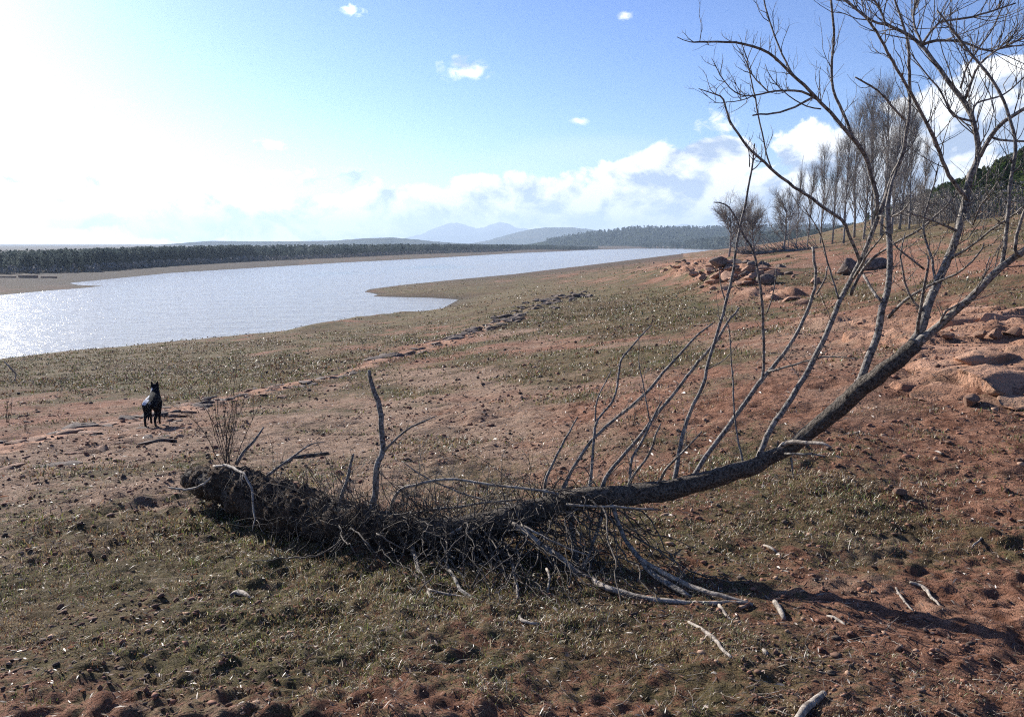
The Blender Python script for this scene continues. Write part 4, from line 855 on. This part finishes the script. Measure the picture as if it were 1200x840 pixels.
# pines on the right-hand hill
n = 900; px = R.uniform(1010,1420,n); y = R.uniform(88,240,n); x = (px-600)/F*y; front = np.interp(px, [1010,1060,1100,1200,1420], [140,108,98,92,86]); k = y > front; x, y, px = x[k], y[k], px[k]
z = ground_base(x, y); Hh = R.uniform(6.0,9.0,len(x))
target = np.interp(px, [1010,1050,1080,1120,1160,1200,1420], [262,236,222,208,188,168,110]); cap = EYE+(285-target)/F*y-z; Hh = np.clip(np.minimum(Hh, cap*R.uniform(.75,1.0,len(x))), 1.5, 11)
wood('pine_wood', x, y, z, Hh, Hh*.30, 190, M['pine'], .045, 'dark green pines crowding the right-hand hill', .55)
x, y, dd = lines([(1040,104),(1080,92),(1120,86),(1200,80),(1300,76)], 420, 10, 1); z = ground_base(x,y); Hh = R.uniform(1.0,3.4,len(x))
wood('scrub', x, y, z, Hh, Hh*.45, 60, M['grove'], .03, 'bare grey scrub at the foot of the right-hand pine hill', .3)
# trees round the far right arm of the lake
x, y, dd = lines([(735,1350),(760,1250),(800,1250),(850,1000),(900,700),(960,420),(1000,360)], 900, 90, 1); z = np.maximum(ground_base(x,y), EYE+(285-291.5)/F*y); Hh = (EYE+(285-np.interp(600+F*x/y,[735,800,860,960,1000],[287,281,272,268,266]))/F*y-z)*R.uniform(.6,1,len(x)); Hh = np.clip(Hh, 3, 14)
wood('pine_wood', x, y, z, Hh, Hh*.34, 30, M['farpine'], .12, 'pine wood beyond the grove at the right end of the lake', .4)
# ruined low wall on the far mud flat
b = at(30, 323, 190); b[2] = float(ground_base(np.array([b[0]]), np.array([b[1]]))[0]); e = tag(empty('stone_wall', b), 'low pale ruined wall on the mud flat across the water at left', 'wall')
def box(c, s, mat, parent, name, bev=.05):
    bm = bmesh.new(); bmesh.ops.create_cube(bm, size=1)
    for v in bm.verts: v.co = Vector((v.co.x*s[0]+c[0], v.co.y*s[1]+c[1], v.co.z*s[2]+c[2]))
    bmesh.ops.bevel(bm, geom=bm.edges[:], offset=bev, segments=1, affect='EDGES')
    me = bpy.data.meshes.new(name); bm.to_mesh(me); bm.free(); me.materials.append(mat); o = bpy.data.objects.new(name, me); col.objects.link(o); o.parent = parent; return o
for i, (dx, w, h) in enumerate([(-4.0,3.6,.5),(.4,4.2,.7),(4.8,3.4,.45)]): box((dx,.3*i,h/2-.15), (w,.5,h), M['rock'], e, 'wall_section')

# ---------------------------------------------------------------- hills and mountains
def hill_mat(name, c1, c2, c3, sc1, sc2, bd):
    m, t, b = material(name); ge = t.new('ShaderNodeNewGeometry'); P = ge.outputs['Position']; n = t.noise(P, sc1, 8, .65); n2 = t.noise(P, sc2, 6, .6)
    c = t.mix(t.ramp(n, .35, .65), c1, c2); c = t.mix(t.ramp(n2, .52, .68), c, c3); t.lk(c, b.inputs['Base Color']); b.inputs['Roughness'].default_value = 1; b.inputs['Specular IOR Level'].default_value = 0
    bp = t.new('ShaderNodeBump', i_Strength=.9, i_Distance=bd); t.lk(n, bp.inputs['Height']); t.lk(bp.outputs[0], b.inputs['Normal']); return m
def ridge(name, prof, dist, deep, mat, label, seed, amp, jag=0.0):
    pr = np.array(prof, float); nu, nv = 260, 40; px = np.linspace(pr[0,0], pr[-1,0], nu); ph = np.interp(px, pr[:,0], pr[:,1])
    ph = ph+jag*fbm(px/9, px*0+seed, 4, seed)
    V = []
    for j in range(nv+1):
        v = j/nv*2-1; d = dist+v*deep; sh_ = (1-abs(v)**1.6)
        top = (285-ph)/F*dist+EYE; bz = -14
        x = (px-600)/F*dist*(1+.25*v*deep/dist); h = bz+(top-bz)*sh_+amp*fbm(x/(deep*.5), np.full(nu, d)/(deep*.35), 5, seed+3)*(1-sh_)*sh_*4
        V.append(np.c_[x, np.full(nu, d), h])
    V = np.concatenate(V); i = np.arange(nv)[:,None]*nu; j = np.arange(nu-1)[None]
    o = mesh(name, V, [np.stack([i+j, i+j+1, i+nu+j+1, i+nu+j], -1).reshape(-1,4)], mat); tag(o, label, kind='structure'); return o
wooded = hill_mat('wooded_hill', (.018,.028,.014), (.05,.058,.03), (.09,.075,.045), .02, .004, 8)
heath = hill_mat('heath_hill', (.03,.035,.022), (.07,.065,.04), (.11,.085,.055), .01, .002, 14)
stone = hill_mat('mountain_rock', (.04,.05,.05), (.09,.09,.085), (.14,.135,.13), .004, .0012, 90)
ridge('mountains', [(440,286),(480,280),(500,274),(515,266),(528,262),(537,261.5),(548,265),(558,268),(568,267),(577,263),(586,260.5),(594,262),(604,267),(615,268),(625,271),(650,274),(700,282),(740,287)], 11000, 1800, stone, 'pale blue twin-peaked mountains beyond the lake', 5, 60, 1.2)
ridge('mountains', [(740,287),(765,274),(785,266),(797,263),(806,264),(818,268),(850,275),(900,286)], 12000, 1500, stone, 'faint blue peak right of the wooded hill', 9, 60, 1)
ridge('hills', [(550,287),(575,281),(600,274),(622,269),(640,267),(668,267),(690,269),(712,273),(740,279),(780,287)], 5200, 900, heath, 'blue-grey rounded hill in front of the mountains', 12, 20, .6)
ridge('hills', [(150,290),(195,288),(225,285),(255,282.5),(300,283),(350,283),(400,282),(430,279.5),(460,278.5),(480,280),(510,283),(560,287)], 3000, 500, heath, 'low grey hill behind the pine wood across the lake', 15, 9, .5)
ridge('hills', [(590,289),(620,286),(650,281),(680,275.5),(710,272),(740,268.5),(755,267.5),(800,268.5),(850,268),(900,266.5),(960,266),(1050,264),(1200,262)], 1900, 380, wooded, 'dark wooded hill behind the right end of the lake', 18, 6, .5)
# trees on the crest and face of the wooded hill
n = 2600; px = R.uniform(640,1000,n); v = -R.uniform(0,.92,n); y = 1900+v*380; prf = np.interp(px, [590,620,650,680,710,740,755,800,850,900,960,1050], [289,286,281,275.5,272,268.5,267.5,268.5,268,266.5,266,264])
z = -14+((285-prf)/F*1900+EYE+14)*(1-np.abs(v)**1.6); x = (px-600)/F*1900*(1+.25*v*380/1900)
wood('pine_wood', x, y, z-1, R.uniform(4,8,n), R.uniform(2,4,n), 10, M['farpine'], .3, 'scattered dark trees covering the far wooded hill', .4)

# ---------------------------------------------------------------- haze
bm = bmesh.new(); bmesh.ops.create_cube(bm, size=1)
for v in bm.verts: v.co = Vector((v.co.x*18000, 6900+v.co.y*15000, 170+v.co.z*380))
me = bpy.data.meshes.new('haze'); bm.to_mesh(me); bm.free(); hzo = bpy.data.objects.new('haze', me); col.objects.link(hzo); tag(hzo, 'thin blue haze over the lake and hills', 'haze', kind='stuff')
m = bpy.data.materials.new('haze'); m.use_nodes = True; t = NT(m.node_tree); t.n.clear(); pv = t.new('ShaderNodeVolumePrincipled'); pv.inputs['Color'].default_value = (.62,.79,1,1); pv.inputs['Density'].default_value = 1.7e-4; pv.inputs['Anisotropy'].default_value = .2
o_ = t.new('ShaderNodeOutputMaterial'); t.lk(pv.outputs[0], o_.inputs['Volume']); me.materials.append(m)

# ---------------------------------------------------------------- sky, sun, camera
W = bpy.data.worlds.new('World'); sc.world = W; W.use_nodes = True; t = NT(W.node_tree); t.n.clear()
out = t.new('ShaderNodeOutputWorld'); bg = t.new('ShaderNodeBackground'); bg.inputs[1].default_value = .058; t.lk(bg.outputs[0], out.inputs[0])
sky = t.new('ShaderNodeTexSky'); sky.sky_type = 'NISHITA'; sky.sun_disc = False; sky.sun_elevation = SUN_EL; sky.sun_rotation = SUN_AZ; sky.altitude = 800; sky.dust_density = .72; sky.air_density = 1.0; sky.ozone_density = 1.5
tc = t.new('ShaderNodeTexCoord'); D = tc.outputs['Generated']; sx = t.new('ShaderNodeSeparateXYZ'); t.lk(D, sx.inputs[0])
az = t.math('ARCTAN2', sx.outputs[0], sx.outputs[1]); el = t.math('ARCSINE', sx.outputs[2])
def azel(px, py):
    p = at(px, py, 100)-np.array([0,0,EYE]); return math.atan2(p[0], p[1]), math.asin(p[2]/np.linalg.norm(p))
def comb(a, b, c=None):
    nd = t.new('ShaderNodeCombineXYZ')
    for i, v in enumerate((a, b, c)):
        if v is None: continue
        if isinstance(v, (int,float)): nd.inputs[i].default_value = v
        else: t.lk(v, nd.inputs[i])
    return nd.outputs[0]
def nfield(dx, dy):
    v = comb(t.math('ADD', az, dx), t.math('MULTIPLY', t.math('ADD', el, dy), 1.35)); return t.noise(v, 13, 9, .58, .35)
N0 = nfield(0, 0); N1 = nfield(-.012, .016)
big = t.noise(comb(az, t.math('MULTIPLY', el, 2.2)), 4.5, 4, .5)
def mask(lst, cut=None):
    m_ = None
    for (px, py, rx, ry, s) in lst:
        a, e = azel(px, py); da = t.math('MULTIPLY', t.math('SUBTRACT', az, a), F/rx); de = t.math('MULTIPLY', t.math('SUBTRACT', el, e), F/ry)
        d = t.math('ADD', t.math('MULTIPLY', da, da), t.math('MULTIPLY', de, de)); v = t.math('MULTIPLY', t.math('SUBTRACT', 1, d), s)
        m_ = v if m_ is None else t.math('MAXIMUM', m_, v)
    return m_
cum = mask([(700,240,330,42,.55),(520,250,230,36,.5),(790,215,90,48,.6),(838,185,52,28,.6),(700,205,60,22,.5),(620,228,70,22,.5),(430,240,110,24,.5),(330,262,260,34,.35),(950,175,42,50,.6),(920,235,70,45,.5),
            (1110,140,75,48,.7),(1190,130,90,60,.7),(1080,200,150,60,.55),(1300,150,120,80,.6),(100,215,220,30,.25),(200,245,260,28,.4),(560,215,50,16,.4),(1000,245,160,34,.5),(-400,180,300,60,.5),(1700,150,250,80,.5)])
tiny = mask([(545,81,38,18,.55),(412,13,18,9,.5),(315,170,22,9,.45),(680,141,18,6,.5),(840,146,30,20,.4),(415,206,34,13,.5),(350,207,60,14,.4),(735,20,14,7,.4),(130,126,30,10,.2),(210,222,60,16,.3)])
Nt = t.noise(comb(az, t.math('MULTIPLY', el, 1.7)), 48, 8, .62, .6)
kt = t.math('ADD', tiny, t.math('MULTIPLY', t.math('SUBTRACT', Nt, .5), 1.9)); dt_ = t.ramp(kt, .15, .8, 0, .9)
k0 = t.math('ADD', cum, t.math('MULTIPLY', t.math('SUBTRACT', N0, .5), 1.7)); k1 = t.math('ADD', cum, t.math('MULTIPLY', t.math('SUBTRACT', N1, .5), 1.7))
dens = t.math('MAXIMUM', t.ramp(k0, .12, .26), dt_)
veil = mask([(690,178,150,26,.5),(600,190,110,22,.4),(880,200,160,30,.35),(560,235,300,40,.4),(250,230,350,60,.25)])
vd = t.ramp(t.math('ADD', veil, t.math('MULTIPLY', t.math('SUBTRACT', big, .5), .8)), .1, .65, 0, .45)
base_d = t.ramp(el, .055, -.01)                                  # shaded flat bases low in the bank
lit = t.math('MULTIPLY', t.math('SUBTRACT', k0, k1), 4.5)
lit = t.math('ADD', lit, t.ramp(k0, .75, .15, .30, .92)); lit = t.math('SUBTRACT', lit, t.math('MULTIPLY', base_d, .4), True)
ccol = t.mix(lit, (3.9,4.9,6.8), (12.5,12.5,12.3))
gm = t.new('ShaderNodeGamma'); t.lk(sky.outputs[0], gm.inputs[0]); gm.inputs[1].default_value = 1.5; hs = t.new('ShaderNodeHueSaturation'); hs.inputs['Saturation'].default_value = 1.0; t.lk(t.mix(1.0, gm.outputs[0], (.37,.41,.56), 'MULTIPLY'), hs.inputs['Color']); S0 = hs.outputs[0]
sd_ = np.array([math.sin(SUN_AZ)*math.cos(SUN_EL), math.cos(SUN_AZ)*math.cos(SUN_EL), math.sin(SUN_EL)])
dt = t.new('ShaderNodeVectorMath', operation='DOT_PRODUCT'); t.lk(D, dt.inputs[0]); dt.inputs[1].default_value = tuple(sd_)
fwd = t.ramp(dt.outputs['Value'], .72, 1.0, 1.0, 2.2)           # clouds scatter sunlight forward
fv = t.new('ShaderNodeVectorMath', operation='SCALE'); t.lk(ccol, fv.inputs[0]); t.lk(fwd, fv.inputs['Scale'])
s1 = t.mix(vd, S0, t.mix(.35, (8,9.2,11.5), S0)); s2 = t.mix(dens, s1, fv.outputs[0])
t.lk(s2, bg.inputs[0])
sun = bpy.data.lights.new('sun', 'SUN'); sun.energy = 5.0; sun.angle = math.radians(.5); sun.color = (1,.95,.88); so = bpy.data.objects.new('sun', sun); col.objects.link(so)
so.rotation_euler = Vector(sd_).to_track_quat('Z','Y').to_euler(); so.location = (-20,10,30)
cam = bpy.data.cameras.new('camera'); cam.lens = 36*F/1200; cam.sensor_width = 36; cam.clip_start = .05; cam.clip_end = 60000; co = bpy.data.objects.new('camera', cam); col.objects.link(co)
co.location = (0,0,EYE); co.rotation_euler = (math.pi/2-PITCH, 0, 0); sc.camera = co
sc.view_settings.view_transform = 'Standard'; sc.view_settings.look = 'None'; sc.view_settings.gamma = 1; sc.view_settings.exposure = 1.02
sc.cycles.volume_bounces = 0; sc.cycles.max_bounces = 6; sc.cycles.use_denoising = False; sc.cycles.filter_width = 1.1
